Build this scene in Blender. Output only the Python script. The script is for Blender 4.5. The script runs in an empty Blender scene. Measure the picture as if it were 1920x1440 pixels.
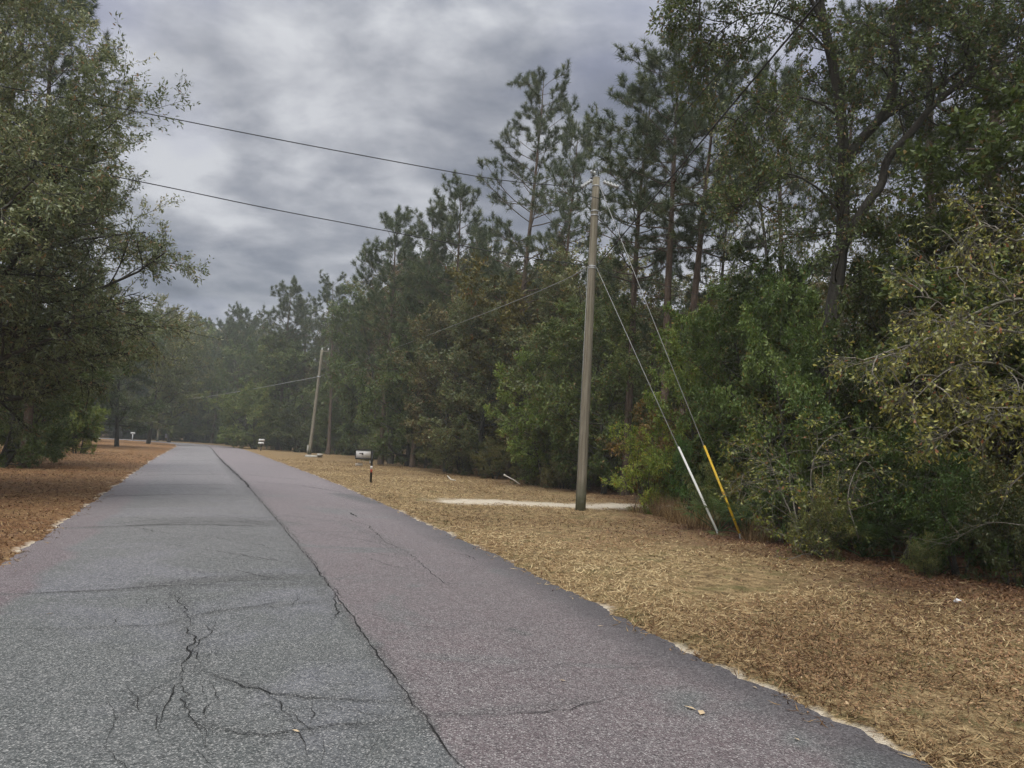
import bpy, math
import numpy as np
from mathutils import Matrix, Vector

C = bpy.context.scene.collection
R = math.radians
UPV = np.array([0., 0., 1.])

# ------------------------------------------------------------------ camera model (used to turn measured points into ground positions)
FPX = 1442.0; PITCH = R(4.9); ROLL = R(3.0); EYE = 1.55
_f = np.array([0, math.cos(PITCH), math.sin(PITCH)])
_u0 = np.array([0, -math.sin(PITCH), math.cos(PITCH)])
_r0 = np.array([1., 0, 0])
_r = _r0 * math.cos(ROLL) + _u0 * math.sin(ROLL)
_u = _u0 * math.cos(ROLL) - _r0 * math.sin(ROLL)
EYEP = np.array([0, 0, EYE])

def ray(px, py):
    return _f + _r * (px - 960) / FPX + _u * (720 - py) / FPX

def at(px, py, z=0.0):
    d = ray(px, py)
    return EYEP + d * (z - EYE) / d[2]

def at_d(px, py, dist):
    d = ray(px, py)
    return EYEP + d * dist / d[1]

def hor(px):
    return 811 + (px - 350) * 0.0524

def spot(px, dist):
    p = at_d(px, hor(px), dist)
    return np.array([p[0], p[1], 0.0])

def height(px, py, dist):
    """height above ground of what shows at px,py when it stands at forward distance dist"""
    return at_d(px, py, dist)[2]

# ------------------------------------------------------------------ mesh helpers
def mesh(name, V, faces, attrs=None, smooth=False):
    """faces: list of (n,k) int arrays"""
    V = np.asarray(V, dtype=np.float32)
    me = bpy.data.meshes.new(name)
    me.vertices.add(len(V)); me.vertices.foreach_set('co', V.ravel())
    loops = np.concatenate([np.asarray(f, dtype=np.int32).ravel() for f in faces])
    counts = np.concatenate([np.full(len(f), np.asarray(f).shape[1], dtype=np.int32) for f in faces])
    me.loops.add(len(loops)); me.loops.foreach_set('vertex_index', loops)
    me.polygons.add(len(counts))
    st = np.zeros(len(counts), dtype=np.int32); st[1:] = np.cumsum(counts)[:-1]
    me.polygons.foreach_set('loop_start', st)
    if smooth:
        me.polygons.foreach_set('use_smooth', np.ones(len(counts), dtype=bool))
    me.update(calc_edges=True)
    for k, v in (attrs or {}).items():
        a = me.attributes.new(k, 'FLOAT', 'POINT')
        a.data.foreach_set('value', np.asarray(v, dtype=np.float32))
    return me

def obj(name, me, mat=None, parent=None, loc=None):
    o = bpy.data.objects.new(name, me); C.objects.link(o)
    if mat is not None and not me.materials:
        me.materials.append(mat)
    if parent is not None:
        o.parent = parent
    if loc is not None:
        o.location = loc
    return o

def empty(name, loc):
    o = bpy.data.objects.new(name, None); C.objects.link(o); o.location = loc
    o.empty_display_size = 0.2
    return o

def tag(o, label, cat, group=None, kind=None):
    o['label'] = label; o['category'] = cat
    if group: o['group'] = group
    if kind: o['kind'] = kind
    return o

def structure(o):
    o['kind'] = 'structure'; return o

class MB:
    def __init__(s): s.V = []; s.F = {}; s.n = 0; s.A = []
    def add(s, V, F):
        V = np.asarray(V, float); F = np.asarray(F, int)
        s.V.append(V); s.F.setdefault(F.shape[1], []).append(F + s.n); s.n += len(V)
    def box(s, c, size, rot=0.0, taper=1.0):
        x, y, z = np.array(size) / 2.0
        v = np.array([[-x, -y, -z], [x, -y, -z], [x, y, -z], [-x, y, -z], [-x*taper, -y*taper, z], [x*taper, -y*taper, z], [x*taper, y*taper, z], [-x*taper, y*taper, z]])
        cs, sn = math.cos(rot), math.sin(rot)
        v[:, :2] = np.stack([v[:, 0]*cs - v[:, 1]*sn, v[:, 0]*sn + v[:, 1]*cs], 1)
        s.add(v + np.array(c), [[0, 3, 2, 1], [4, 5, 6, 7], [0, 1, 5, 4], [1, 2, 6, 5], [2, 3, 7, 6], [3, 0, 4, 7]])
    def tube(s, P, Rr, sides=8, caps=True):
        V, F = tubes(np.array([P], float), np.array([Rr], float) * np.ones((1, len(P))), sides)
        n0 = s.n
        s.add(V, F)
        if caps:
            k = len(P)
            a = np.arange(sides)
            s.F.setdefault(sides, []).append(np.array([a[::-1] + n0, a + n0 + (k-1)*sides]))
    def build(s, name, mat=None, parent=None, smooth=False, loc=None):
        me = mesh(name, np.concatenate(s.V), [np.concatenate(f) for f in s.F.values()], smooth=smooth)
        return obj(name, me, mat, parent, loc)

def norm(v):
    return v / np.maximum(np.linalg.norm(v, axis=-1, keepdims=True), 1e-9)

def tubes(P, Rr, sides):
    """P (B,K,3) polylines, Rr (B,K) radii -> one vertex array and quads"""
    B, K, _ = P.shape
    T = np.empty_like(P)
    T[:, 1:-1] = P[:, 2:] - P[:, :-2]; T[:, 0] = P[:, 1] - P[:, 0]; T[:, -1] = P[:, -1] - P[:, -2]
    T = norm(T)
    m = norm(P[:, -1] - P[:, 0])
    ref = np.where(np.abs(m[:, 2:3]) > 0.75, np.array([[1., 0.1, 0]]), np.array([[0.05, 0.05, 1.]]))[:, None, :]
    U = norm(np.cross(T, np.broadcast_to(ref, T.shape))); W = np.cross(T, U)
    a = np.linspace(0, 2*np.pi, sides, endpoint=False)
    V = P[:, :, None, :] + Rr[:, :, None, None] * (np.cos(a)[None, None, :, None]*U[:, :, None, :] + np.sin(a)[None, None, :, None]*W[:, :, None, :])
    idx = np.arange(B*K*sides).reshape(B, K, sides)
    i0 = idx[:, :-1]; i1 = idx[:, 1:]
    F = np.stack([i0, np.roll(i0, -1, 2), np.roll(i1, -1, 2), i1], -1).reshape(-1, 4)
    return V.reshape(-1, 3), F

# ------------------------------------------------------------------ node helpers
def new_mat(name):
    m = bpy.data.materials.new(name); m.use_nodes = True
    nt = m.node_tree; nt.nodes.clear()
    return m, nt

class N:
    def __init__(s, nt): s.nt = nt
    def __call__(s, typ, ins=None, **kw):
        n = s.nt.nodes.new(typ)
        for k, v in kw.items(): setattr(n, k, v)
        for k, v in (ins or {}).items():
            if hasattr(v, 'links') or isinstance(v, bpy.types.NodeSocket):
                s.nt.links.new(v, n.inputs[k])
            else:
                n.inputs[k].default_value = v
        return n
    def math(s, op, a, b=0.0, c=0.0, clamp=False):
        return s('ShaderNodeMath', {0: a, 1: b, 2: c}, operation=op, use_clamp=clamp).outputs[0]
    def ramp(s, fac, stops, interp='LINEAR'):
        n = s('ShaderNodeValToRGB', {0: fac}); r = n.color_ramp; r.interpolation = interp
        while len(r.elements) < len(stops): r.elements.new(0.5)
        for e, (p, c) in zip(r.elements, stops):
            e.position = p; e.color = (c[0], c[1], c[2], 1) if not isinstance(c, (int, float)) else (c, c, c, 1)
        return n.outputs[0]
    def mix(s, fac, a, b, blend='MIX'):
        n = s('ShaderNodeMix', data_type='RGBA', blend_type=blend)
        for k, v in ((0, fac), (6, a), (7, b)):
            if isinstance(v, bpy.types.NodeSocket): s.nt.links.new(v, n.inputs[k])
            else: n.inputs[k].default_value = (v if k == 0 else ((*v, 1) if len(v) == 3 else v))
        return n.outputs[2]
    def noise(s, vec, scale, detail=4, rough=0.55, dist=0.0):
        n = s('ShaderNodeTexNoise', {'Scale': scale, 'Detail': detail, 'Roughness': rough, 'Distortion': dist})
        if vec is not None: s.nt.links.new(vec, n.inputs['Vector'])
        return n.outputs[0]
    def attr(s, name):
        return s('ShaderNodeAttribute', attribute_name=name).outputs['Fac']
    def pos(s):
        return s('ShaderNodeNewGeometry').outputs['Position']
    def objco(s):
        return s('ShaderNodeTexCoord').outputs['Object']
    def out(s, sh, vol=None):
        o = s('ShaderNodeOutputMaterial')
        if sh is not None: s.nt.links.new(sh, o.inputs[0])
        if vol is not None: s.nt.links.new(vol, o.inputs[1])
    def bsdf(s, col, rough=0.7, spec=0.3, bump=None, bstr=0.4, bdist=0.02, metal=0.0):
        n = s('ShaderNodeBsdfPrincipled', {'Roughness': rough, 'Specular IOR Level': spec, 'Metallic': metal})
        if isinstance(col, bpy.types.NodeSocket): s.nt.links.new(col, n.inputs[0])
        else: n.inputs[0].default_value = (*col, 1)
        if bump is not None:
            b = s('ShaderNodeBump', {'Strength': bstr, 'Distance': bdist, 'Height': bump})
            s.nt.links.new(b.outputs[0], n.inputs['Normal'])
        return n.outputs[0]

def mapping(n, vec, scale):
    return n('ShaderNodeMapping', {'Vector': vec, 'Scale': scale}).outputs[0]

def leaf_mat(name, stops, transl=0.3, rough=0.5, spec=0.35):
    """tint (per leaf, random) picks the leaf's own colour, the object colour tints the whole plant"""
    m, nt = new_mat(name); n = N(nt)
    col = n.ramp(n.attr('tint'), stops)
    oc = n('ShaderNodeObjectInfo').outputs['Color']
    col = n.mix(1.0, col, oc, 'MULTIPLY')
    b = n.bsdf(col, rough, spec)
    t = n('ShaderNodeBsdfTranslucent'); nt.links.new(col, t.inputs[0])
    mx = n('ShaderNodeMixShader', {0: transl, 1: b, 2: t.outputs[0]})
    n.out(mx.outputs[0]); return m

def bark_mat(name, c0, c1, scale=(9, 9, 1.6), fine=26):
    m, nt = new_mat(name); n = N(nt); p = n.objco()
    a = n.noise(mapping(n, p, scale), 1.0, 5, 0.65, 0.4)
    b = n.noise(p, fine, 3)
    h = n.math('MULTIPLY_ADD', b, 0.4, a)
    col = n.ramp(h, [(0.42, c0), (0.95, c1)])
    col = n.mix(n.ramp(n.noise(p, 1.1, 3), [(0.5, 0.0), (0.75, 0.5)]), col, tuple(0.5*(x+y)*k for x, y, k in zip(c0, c1, (0.8, 1.0, 0.75))))
    n.out(n.bsdf(col, 0.9, 0.15, h, 0.8, 0.03)); return m

def plain(name, col, rough=0.6, spec=0.3, var=0.25, scale=8.0, metal=0.0, dirt=None):
    m, nt = new_mat(name); n = N(nt); p = n.objco()
    a = n.noise(p, scale, 5, 0.6)
    c = n.mix(n.ramp(a, [(0.3, 0.0), (0.75, 1.0)]), col, tuple(x*(1-var) for x in col))
    if dirt:
        c = n.mix(n.ramp(n.noise(p, scale*0.4, 6, 0.7), [(0.52, 0.0), (0.72, 0.7)]), c, dirt)
    n.out(n.bsdf(c, rough, spec, a, 0.15, 0.01, metal)); return m

# ------------------------------------------------------------------ materials
LEAF = leaf_mat('leaf_evergreen', [(0.0, (0.0452, 0.0638, 0.0220)), (0.45, (0.1079, 0.1380, 0.0464)), (0.78, (0.1949, 0.2146, 0.0777)), (0.93, (0.2691, 0.2332, 0.0882)), (1.0, (0.215, 0.130, 0.058))])
LEAF_OAK = leaf_mat('leaf_oak', [(0.0, (0.0534, 0.0673, 0.0290)), (0.4, (0.1276, 0.1450, 0.0603)), (0.68, (0.2216, 0.2192, 0.1044)), (0.86, (0.3631, 0.3074, 0.1543)), (1.0, (0.245, 0.145, 0.070))], rough=0.42, spec=0.5)
LEAF_PALE = leaf_mat('leaf_yellowing', [(0.0, (0.075, 0.100, 0.022)), (0.5, (0.205, 0.210, 0.050)), (0.85, (0.37, 0.32, 0.085)), (1.0, (0.28, 0.12, 0.06))], rough=0.42, spec=0.5)
NEEDLE = leaf_mat('pine_needles', [(0.0, (0.0406, 0.0592, 0.0267)), (0.6, (0.0916, 0.1206, 0.0510)), (1.0, (0.1752, 0.1786, 0.0661))], transl=0.15)
FROND = leaf_mat('palmetto_frond', [(0.0, (0.05, 0.085, 0.035)), (1.0, (0.15, 0.17, 0.07))])
STRAW = leaf_mat('dry_straw', [(0.0, (0.0677, 0.0343, 0.0155)), (0.3, (0.1817, 0.1065, 0.0502)), (0.65, (0.3436, 0.2392, 0.1192)), (1.0, (0.5312, 0.4164, 0.2284))], transl=0.2, rough=0.7, spec=0.15)
LITTER = leaf_mat('fallen_leaves', [(0.0, (0.0648, 0.0288, 0.0160)), (0.35, (0.1732, 0.0867, 0.0419)), (0.7, (0.3228, 0.1947, 0.0971)), (0.92, (0.4585, 0.3304, 0.1863)), (1.0, (0.5529, 0.4488, 0.3047))], transl=0.1, rough=0.6, spec=0.25)
BARK_PINE = bark_mat('pine_bark', (0.045, 0.033, 0.026), (0.17, 0.125, 0.095))
BARK_OAK = bark_mat('oak_bark', (0.026, 0.024, 0.020), (0.095, 0.088, 0.074))
BARK_PALE = bark_mat('pale_twig_bark', (0.10, 0.09, 0.072), (0.25, 0.23, 0.19), (20, 20, 20))
WOODPOLE = bark_mat('weathered_pole_wood', (0.12, 0.105, 0.08), (0.30, 0.275, 0.225), (22, 22, 0.7), 40)

def pole_mat():
    m, nt = new_mat('utility_pole_wood'); n = N(nt); p = n.objco()
    a = n.noise(mapping(n, p, (26, 26, 0.55)), 1.0, 5, 0.7, 0.3)
    b = n.noise(mapping(n, p, (60, 60, 3)), 1.0, 3)
    h = n.math('MULTIPLY_ADD', b, 0.35, a)
    col = n.ramp(h, [(0.42, (0.085, 0.070, 0.050)), (0.62, (0.18, 0.158, 0.118)), (0.85, (0.28, 0.255, 0.20))])
    z = n('ShaderNodeSeparateXYZ', {0: p}).outputs[2]
    # algae-green old treatment stain on the butt
    wz = n.math('ADD', z, n.math('MULTIPLY', n.noise(p, 4, 4), 0.5))
    col = n.mix(n.ramp(n.math('DIVIDE', wz, 2.0), [(0.28, 0.75), (0.62, 0.0)]), col, (0.050, 0.058, 0.030))
    col = n.mix(n.ramp(n.noise(mapping(n, p, (3, 3, 0.5)), 1.3, 4), [(0.5, 0.0), (0.75, 0.6)]), col, (0.16, 0.155, 0.10))
    n.out(n.bsdf(col, 0.9, 0.15, h, 0.6, 0.015)); return m
POLE = pole_mat()

METAL_GREY = plain('galvanised_steel', (0.42, 0.43, 0.43), 0.5, 0.4, 0.3, metal=0.4)
PORCELAIN = plain('grey_polymer', (0.42, 0.43, 0.42), 0.35, 0.5, 0.15)
CABLE = plain('black_cable', (0.035, 0.035, 0.037), 0.6)
GUY = plain('steel_guy_strand', (0.30, 0.30, 0.29), 0.5, 0.4)
WHITE = plain('white_paint', (0.8064, 0.7963, 0.7862), 0.4, 0.5, 0.06, 6, dirt=(0.5544, 0.5242, 0.4637))
OFFWHITE = plain('chalky_white_plastic', (0.6480, 0.6390, 0.5940), 0.55, 0.3, 0.12, 10)
YELLOW = plain('yellow_plastic', (0.6480, 0.4140, 0.0315), 0.5, 0.3, 0.2, 9, dirt=(0.3780, 0.2700, 0.0540))
BLACKP = plain('black_paint', (0.020, 0.019, 0.019), 0.6, 0.3)
REDTAPE = plain('red_reflector', (0.42, 0.07, 0.035), 0.4)
WHITETAPE = plain('white_reflector', (0.6750, 0.6300, 0.5940), 0.4)
SIGNW = plain('sign_cream', (0.6300, 0.5580, 0.4680), 0.5)
DIGIT = plain('sign_digits', (0.06, 0.05, 0.05), 0.5)
CONCRETE = plain('concrete', (0.46, 0.44, 0.39), 0.85, 0.2, 0.3, 5)
STICK = plain('bleached_stick', (0.62, 0.57, 0.48), 0.8, 0.2, 0.3)
MAUVEBARK = plain('dark_red_leaf', (0.09, 0.035, 0.04), 0.7)

# ------------------------------------------------------------------ growing plants
def grow(S, D, L, K, rng, wig=0.12, trop=0.0):
    S = np.asarray(S, float); d = norm(np.asarray(D, float)); L = np.asarray(L, float)[:, None]
    P = [S]
    for k in range(K-1):
        d = norm(d + rng.normal(0, wig, d.shape) + trop*UPV)
        P.append(P[-1] + d*L/(K-1))
    return np.stack(P, 1)

def sample(P, n, t0, t1, rng):
    B, K, _ = P.shape
    t = (np.arange(n)[None, :] + rng.uniform(0, 1, (B, n)))/n
    t = t0 + (t1-t0)*t
    x = t*(K-1); i = np.minimum(x.astype(int), K-2); fr = (x-i)[..., None]
    b = np.arange(B)[:, None]
    a, c = P[b, i], P[b, i+1]
    return (a+(c-a)*fr).reshape(-1, 3), norm(c-a).reshape(-1, 3), t.ravel(), np.repeat(np.arange(B), n)

def swing(T, ang, rng, flat=0.0):
    v = rng.normal(0, 1, T.shape); v[:, 2] *= (1-flat)
    v = norm(v - (v*T).sum(-1, keepdims=True)*T)
    ang = np.asarray(ang)[:, None] if np.ndim(ang) else ang
    return norm(np.cos(ang)*T + np.sin(ang)*v)

def taper(r0, K, end=0.35):
    return np.asarray(r0)[:, None]*np.linspace(1, end, K)[None, :]

def leaf_faces(pos, D, L, W, rng, upbias=0.5, fold=0.12, six=False):
    n = len(pos)
    nrm = rng.normal(0, 1, (n, 3)); nrm[:, 2] += upbias*2
    S = norm(np.cross(D, nrm)); nn = np.cross(S, D)
    L = L*rng.uniform(0.65, 1.25, (n, 1)); W = W*rng.uniform(0.7, 1.2, (n, 1))
    if six:      # a spoon-shaped leaf with its widest part past the middle, drooping at the tip
        v = np.stack([pos, pos+D*L*0.35-S*W*0.28+nn*L*fold*.5, pos+D*L*0.75-S*W*0.5+nn*L*fold, pos+D*L*0.98+nn*0, pos+D*L*0.75+S*W*0.5+nn*L*fold, pos+D*L*0.35+S*W*0.28+nn*L*fold*.5], 1)
        i = np.arange(n)[:, None]*6
        F = [np.concatenate([i+np.array([[0, 1, 4, 5]]), i+np.array([[1, 2, 3, 4]])])]
        return v.reshape(-1, 3), F, 6
    v = np.stack([pos, pos+D*L*0.45-S*W*0.5+nn*L*fold, pos+D*L, pos+D*L*0.45+S*W*0.5+nn*L*fold], 1)
    return v.reshape(-1, 3), [np.arange(4*n).reshape(-1, 4)], 4

def hardwood(name, seed, H, CR, base=0.6, nprim=20, nsec=7, ntwig=7, nleaf=24, leafL=0.11, leafW=0.05, r0=None, stems=1, lean=(0, 0),
             peak=0.4, wood=BARK_OAK, leafmat=LEAF, droop=0.0, up=(55, 85), six=False, twigs=True, topup=25, leafspread=0.05, brown=0.06, gaps=0.0, bareness=0.0):
    """branching tree or shrub -> (wood mesh, leaf mesh)"""
    rng = np.random.default_rng(seed)
    r0 = r0 or H*0.014
    K0 = 9
    if stems == 1:
        S = np.zeros((1, 3)); D = np.array([[lean[0], lean[1], 1.0]]); L = np.array([H*0.9])
    else:
        a = rng.uniform(0, 2*np.pi, stems); S = np.stack([np.cos(a)*CR*0.12, np.sin(a)*CR*0.12, 0*a], 1)
        D = np.stack([np.cos(a)*rng.uniform(.1, .6, stems), np.sin(a)*rng.uniform(.1, .6, stems), 0*a+1], 1); L = rng.uniform(0.65, 1.0, stems)*H*0.95
    P0 = grow(S, D, L, K0, rng, 0.07, 0.03)
    t0 = base/(H*0.9)
    p, T, t, b = sample(P0, max(2, nprim//stems), t0, 0.98, rng)
    h = np.clip((p[:, 2]-base)/(H-base), 0, 1)
    prof = np.where(h < peak, 0.72+0.28*(h/peak), np.clip(1-((h-peak)/(1-peak))**2.4, 0.08, 1)**0.55)
    ang = np.radians(np.interp(h, [0, 0.6, 1], [up[1], up[0]+8, topup]) + rng.normal(0, 9, len(h)))
    # spread the limbs round the stem by the golden angle
    az = np.arange(len(h))*2.39996 + rng.normal(0, 0.35, len(h))
    d1 = norm(np.cos(ang)[:, None]*UPV + np.sin(ang)[:, None]*np.stack([np.cos(az), np.sin(az), 0*az], 1))
    L1 = CR*prof*rng.uniform(0.72, 1.08, len(h))
    if gaps: 
        k = rng.uniform(0, 1, len(h)) > gaps; p, d1, L1, t, h = p[k], d1[k], L1[k], t[k], h[k]
    K1 = 7
    P1 = grow(p, d1, L1, K1, rng, 0.12, 0.03-droop)
    r1 = np.clip(r0*(1.05-t)*0.55, r0*0.08, None)
    p, T, t2, b2 = sample(P1, nsec, 0.22, 1.0, rng)
    L2 = L1[b2]*rng.uniform(0.28, 0.5, len(b2))*(1.15-0.55*t2)
    P2 = grow(p, swing(T, np.radians(rng.uniform(30, 65, len(b2))), rng, 0.35), L2, 5, rng, 0.14, 0.02-droop)
    r2 = np.clip(r1[b2]*0.45*(1.1-0.6*t2), 0.004, None)
    p, T, t3, b3 = sample(P2, ntwig, 0.2, 1.0, rng)
    L3 = np.clip(L2[b3]*rng.uniform(0.3, 0.6, len(b3)), 0.18, None)
    P3 = grow(p, swing(T, np.radians(rng.uniform(25, 65, len(b3))), rng, 0.2), L3, 4, rng, 0.18, -0.01-droop)
    r3 = np.clip(r2[b3]*0.5, 0.0025, 0.012)
    WV, WF = [], []; n = 0
    for P, rr, sd, e in ((P0, np.full(len(P0), r0), 10, 0.22), (P1, r1, 7, 0.3), (P2, r2, 5, 0.4)) + (((P3, r3, 3, 0.5),) if twigs else ()):
        R_ = taper(rr, P.shape[1], e)
        if P is P0: R_[:, 0] *= 1.35; R_[:, 1] *= 1.05
        v, f = tubes(P, R_, sd); WV.append(v); WF.append(f+n); n += len(v)
    wm = mesh(name+'_wood', np.concatenate(WV), [np.concatenate(WF)], smooth=True); wm.materials.append(wood)
    keep = rng.uniform(0, 1, len(P3)) >= bareness
    P3k, L3k = P3[keep], L3[keep]
    p, T, t4, b4 = sample(P3k, nleaf, 0.1, 1.0, rng)
    p = p + rng.normal(0, leafspread, p.shape)
    d = swing(T, np.radians(rng.uniform(20, 80, len(b4))), rng, 0.1); d[:, 2] -= 0.15+droop*2; d = norm(d)
    v, F, k = leaf_faces(p, d, leafL, leafW, rng, six=six)
    limb = b2[b3][keep]; tint = np.clip((rng.beta(1.6, 2.0, len(P1))[limb]*0.42 + rng.beta(2.0, 2.6, len(P3k))*0.40)[b4] + rng.uniform(0, 0.32, len(b4)) - 0.04, 0, 0.93)
    tint = np.where(rng.uniform(0, 1, len(b4)) < brown, 1.0, tint)
    lm = mesh(name+'_leaves', v, F, {'tint': np.repeat(tint, k)}); lm.materials.append(leafmat)
    return wm, lm

def needles(p, axis, n, Ln, W, rng, spread=0.62):
    m = len(p)
    P = np.repeat(p, n, 0); A = np.repeat(axis, n, 0)
    D = norm(A*0.75 + rng.normal(0, spread, P.shape))
    S = norm(np.cross(D, rng.normal(0, 1, P.shape)))*W/2
    L = Ln*rng.uniform(0.7, 1.15, (len(P), 1))
    P = P - A*rng.uniform(0, 0.14, (len(P), 1))
    v = np.stack([P-S, P+S, P+D*L-UPV*L*0.05], 1).reshape(-1, 3)
    return v, np.arange(len(v)).reshape(-1, 3), np.repeat(np.clip(np.repeat(rng.uniform(0.1, 0.8, m), n)+rng.uniform(-.2, .2, len(P)), 0, 1), 3)

def pine(name, seed, H=18.0, cf=0.5, CR=3.2, nb=46, nsec=6, nn=20, Ln=0.25, W=0.016, r0=0.17, dead=8, top=0.58, bend=0.012):
    rng = np.random.default_rng(seed)
    P0 = grow(np.zeros((1, 3)), [[0, 0, 1]], [H], 14, rng, bend, 0.02)
    P0 *= H/P0[0, -1, 2]
    p, T, t, b = sample(P0, nb, 1-cf, 0.985, rng)
    h = (t-(1-cf))/cf
    prof = (1-h)**0.48*0.86 + 0.22
    prof *= np.interp(h, [0, 0.15, 0.3, 1], [0.6, 0.9, 1, 1])
    az = np.arange(nb)*2.39996 + rng.normal(0, 0.5, nb)
    ang = np.radians(np.interp(h, [0, 0.45, 1], [90, 70, top*100]) + rng.normal(0, 10, nb))
    d1 = np.cos(ang)[:, None]*UPV + np.sin(ang)[:, None]*np.stack([np.cos(az), np.sin(az), 0*az], 1)
    L1 = CR*prof*rng.uniform(0.6, 1.12, nb)
    P1 = grow(p, d1, L1, 7, rng, 0.10, 0.05)
    r1 = np.clip(r0*(1.08-t)*0.42, 0.014, None)
    p2, T2, t2, b2 = sample(P1, nsec, 0.3, 0.98, rng)
    L2 = L1[b2]*rng.uniform(0.2, 0.42, len(b2))*(1.2-0.6*t2)+0.1
    d2 = swing(T2, np.radians(rng.uniform(35, 65, len(b2))), rng, 0.3); d2[:, 2] += 0.25
    P2 = grow(p2, d2, L2, 5, rng, 0.12, 0.11)
    r2 = np.clip(r1[b2]*0.45, 0.008, None)
    # dead stubs below the crown
    pd, Td, td, bd = sample(P0, max(dead, 1), max(0.18, 1-cf-0.28), 1-cf+0.1, rng)
    azd = rng.uniform(0, 6.28, len(pd)); dd = np.stack([np.cos(azd), np.sin(azd), rng.uniform(-.15, .35, len(pd))], 1)
    PD = grow(pd, dd, rng.uniform(0.4, 2.2, len(pd))*CR/3.2, 5, rng, 0.12, 0.0)
    WV, WF = [], []; n = 0
    R0 = np.interp(np.linspace(0, 1, 14), [0, 0.03, 0.5, 1], [1.35, 1.05, 0.74, 0.10])[None, :]*r0
    for P, R_, sd in ((P0, R0, 12), (P1, taper(r1, 7, 0.35), 6), (P2, taper(r2, 5, 0.6), 4), (PD, taper(np.full(len(PD), 0.02), 5, 0.3), 4)):
        v, f = tubes(P, R_, sd); WV.append(v); WF.append(f+n); n += len(v)
    wm = mesh(name+'_wood', np.concatenate(WV), [np.concatenate(WF)], smooth=True); wm.materials.append(BARK_PINE)
    tp = [P1[:, -1], P2[:, -1], P2[:, 3], P0[:, -1]]; ta = [P1[:, -1]-P1[:, -2], P2[:, -1]-P2[:, -2], P2[:, 3]-P2[:, 2], P0[:, -1]-P0[:, -2]]
    a, T3, _, _ = sample(P1, 3, 0.55, 0.95, rng); tp.append(a); ta.append(T3)
    # short side shoots give the tufts their clumps
    a, T3, _, _ = sample(P2, 2, 0.35, 1.0, rng); s3 = swing(T3, np.radians(rng.uniform(20, 60, len(a))), rng); s3[:, 2] += 0.3; s3 = norm(s3); tp.append(a+s3*rng.uniform(0.06, 0.28, (len(a), 1))); ta.append(s3)
    tp = np.concatenate(tp); ta = norm(np.concatenate(ta)+0.25*UPV)
    v, f, tint = needles(tp, ta, nn, Ln, W, rng)
    lm = mesh(name+'_needles', v, [f], {'tint': tint}); lm.materials.append(NEEDLE)
    return wm, lm

def plant(kind, label, cat, proto, loc, sc=1.0, rot=0.0, color=(1, 1, 1), group=None, tilt=(0, 0), parts=('trunk', 'crown')):
    o = empty(kind, loc); tag(o, label, cat, group)
    s = sc if isinstance(sc, (tuple, list)) else (sc, sc, sc)
    for me, nm in zip(proto, parts):
        c = bpy.data.objects.new(nm, me); C.objects.link(c); c.parent = o
        c.color = (*color, 1)
    o.scale = s; o.rotation_euler = (tilt[0], tilt[1], rot)
    return o
# ------------------------------------------------------------------ camera, light, sky
sc = bpy.context.scene
cam = bpy.data.cameras.new('camera'); cam.sensor_width = 36.0; cam.lens = 36.0*FPX/1920
cam.clip_start = 0.1; cam.clip_end = 5000
co = bpy.data.objects.new('camera', cam); C.objects.link(co)
co.matrix_world = Matrix(((_r[0], _u[0], -_f[0], 0), (_r[1], _u[1], -_f[1], 0), (_r[2], _u[2], -_f[2], EYE), (0, 0, 0, 1)))
sc.camera = co
sc.view_settings.view_transform = 'Standard'; sc.view_settings.look = 'None'; sc.view_settings.gamma = 1
sc.view_settings.exposure = 1.0
sc.cycles.max_bounces = 6; sc.cycles.diffuse_bounces = 3; sc.cycles.glossy_bounces = 2; sc.cycles.transmission_bounces = 3; sc.cycles.volume_bounces = 0
sc.cycles.use_denoising = True; sc.cycles.use_adaptive_sampling = True; sc.cycles.adaptive_threshold = 0.03

SUN_EL, SUN_AZ = R(61), R(196)      # azimuth measured clockwise from +Y: behind the camera, to the left
sun = bpy.data.lights.new('sun', 'SUN'); sun.energy = 1.5; sun.angle = R(40); sun.color = (1.0, 0.965, 0.91)
so = bpy.data.objects.new('sun', sun); C.objects.link(so)
sd = Vector((math.sin(SUN_AZ)*math.cos(SUN_EL), math.cos(SUN_AZ)*math.cos(SUN_EL), math.sin(SUN_EL)))
so.rotation_euler = sd.to_track_quat('Z', 'Y').to_euler()

w = bpy.data.worlds.new('World'); sc.world = w; w.use_nodes = True
nt = w.node_tree; nt.nodes.clear(); n = N(nt)
sky = n('ShaderNodeTexSky', sky_type='NISHITA', sun_disc=False, sun_elevation=SUN_EL, sun_rotation=SUN_AZ)
dirv = n('ShaderNodeTexCoord').outputs['Generated']
sx = n('ShaderNodeSeparateXYZ', {0: dirv})
zc = n.math('MAXIMUM', sx.outputs[2], 0.0)
zz = n.math('ADD', zc, 0.27)
cp = n('ShaderNodeCombineXYZ', {0: n.math('DIVIDE', sx.outputs[0], zz), 1: n.math('DIVIDE', sx.outputs[1], zz), 2: 0.0}).outputs[0]
cp = n('ShaderNodeMapping', {'Vector': cp, 'Location': (3.1, 1.7, 0.0), 'Rotation': (0, 0, R(8)), 'Scale': (0.95, 1.10, 1)}).outputs[0]
c1 = n.noise(cp, 1.45, 7, 0.52, 0.35)
c2 = n.noise(cp, 4.4, 6, 0.55, 0.15)
d = n.math('MULTIPLY_ADD', c2, 0.55, n.math('MULTIPLY', c1, 0.68))
cloud = n.ramp(d, [(0.44, (0.070, 0.077, 0.098)), (0.53, (0.116, 0.124, 0.147)), (0.61, (0.182, 0.188, 0.208)), (0.73, (0.32, 0.324, 0.34))])
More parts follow.
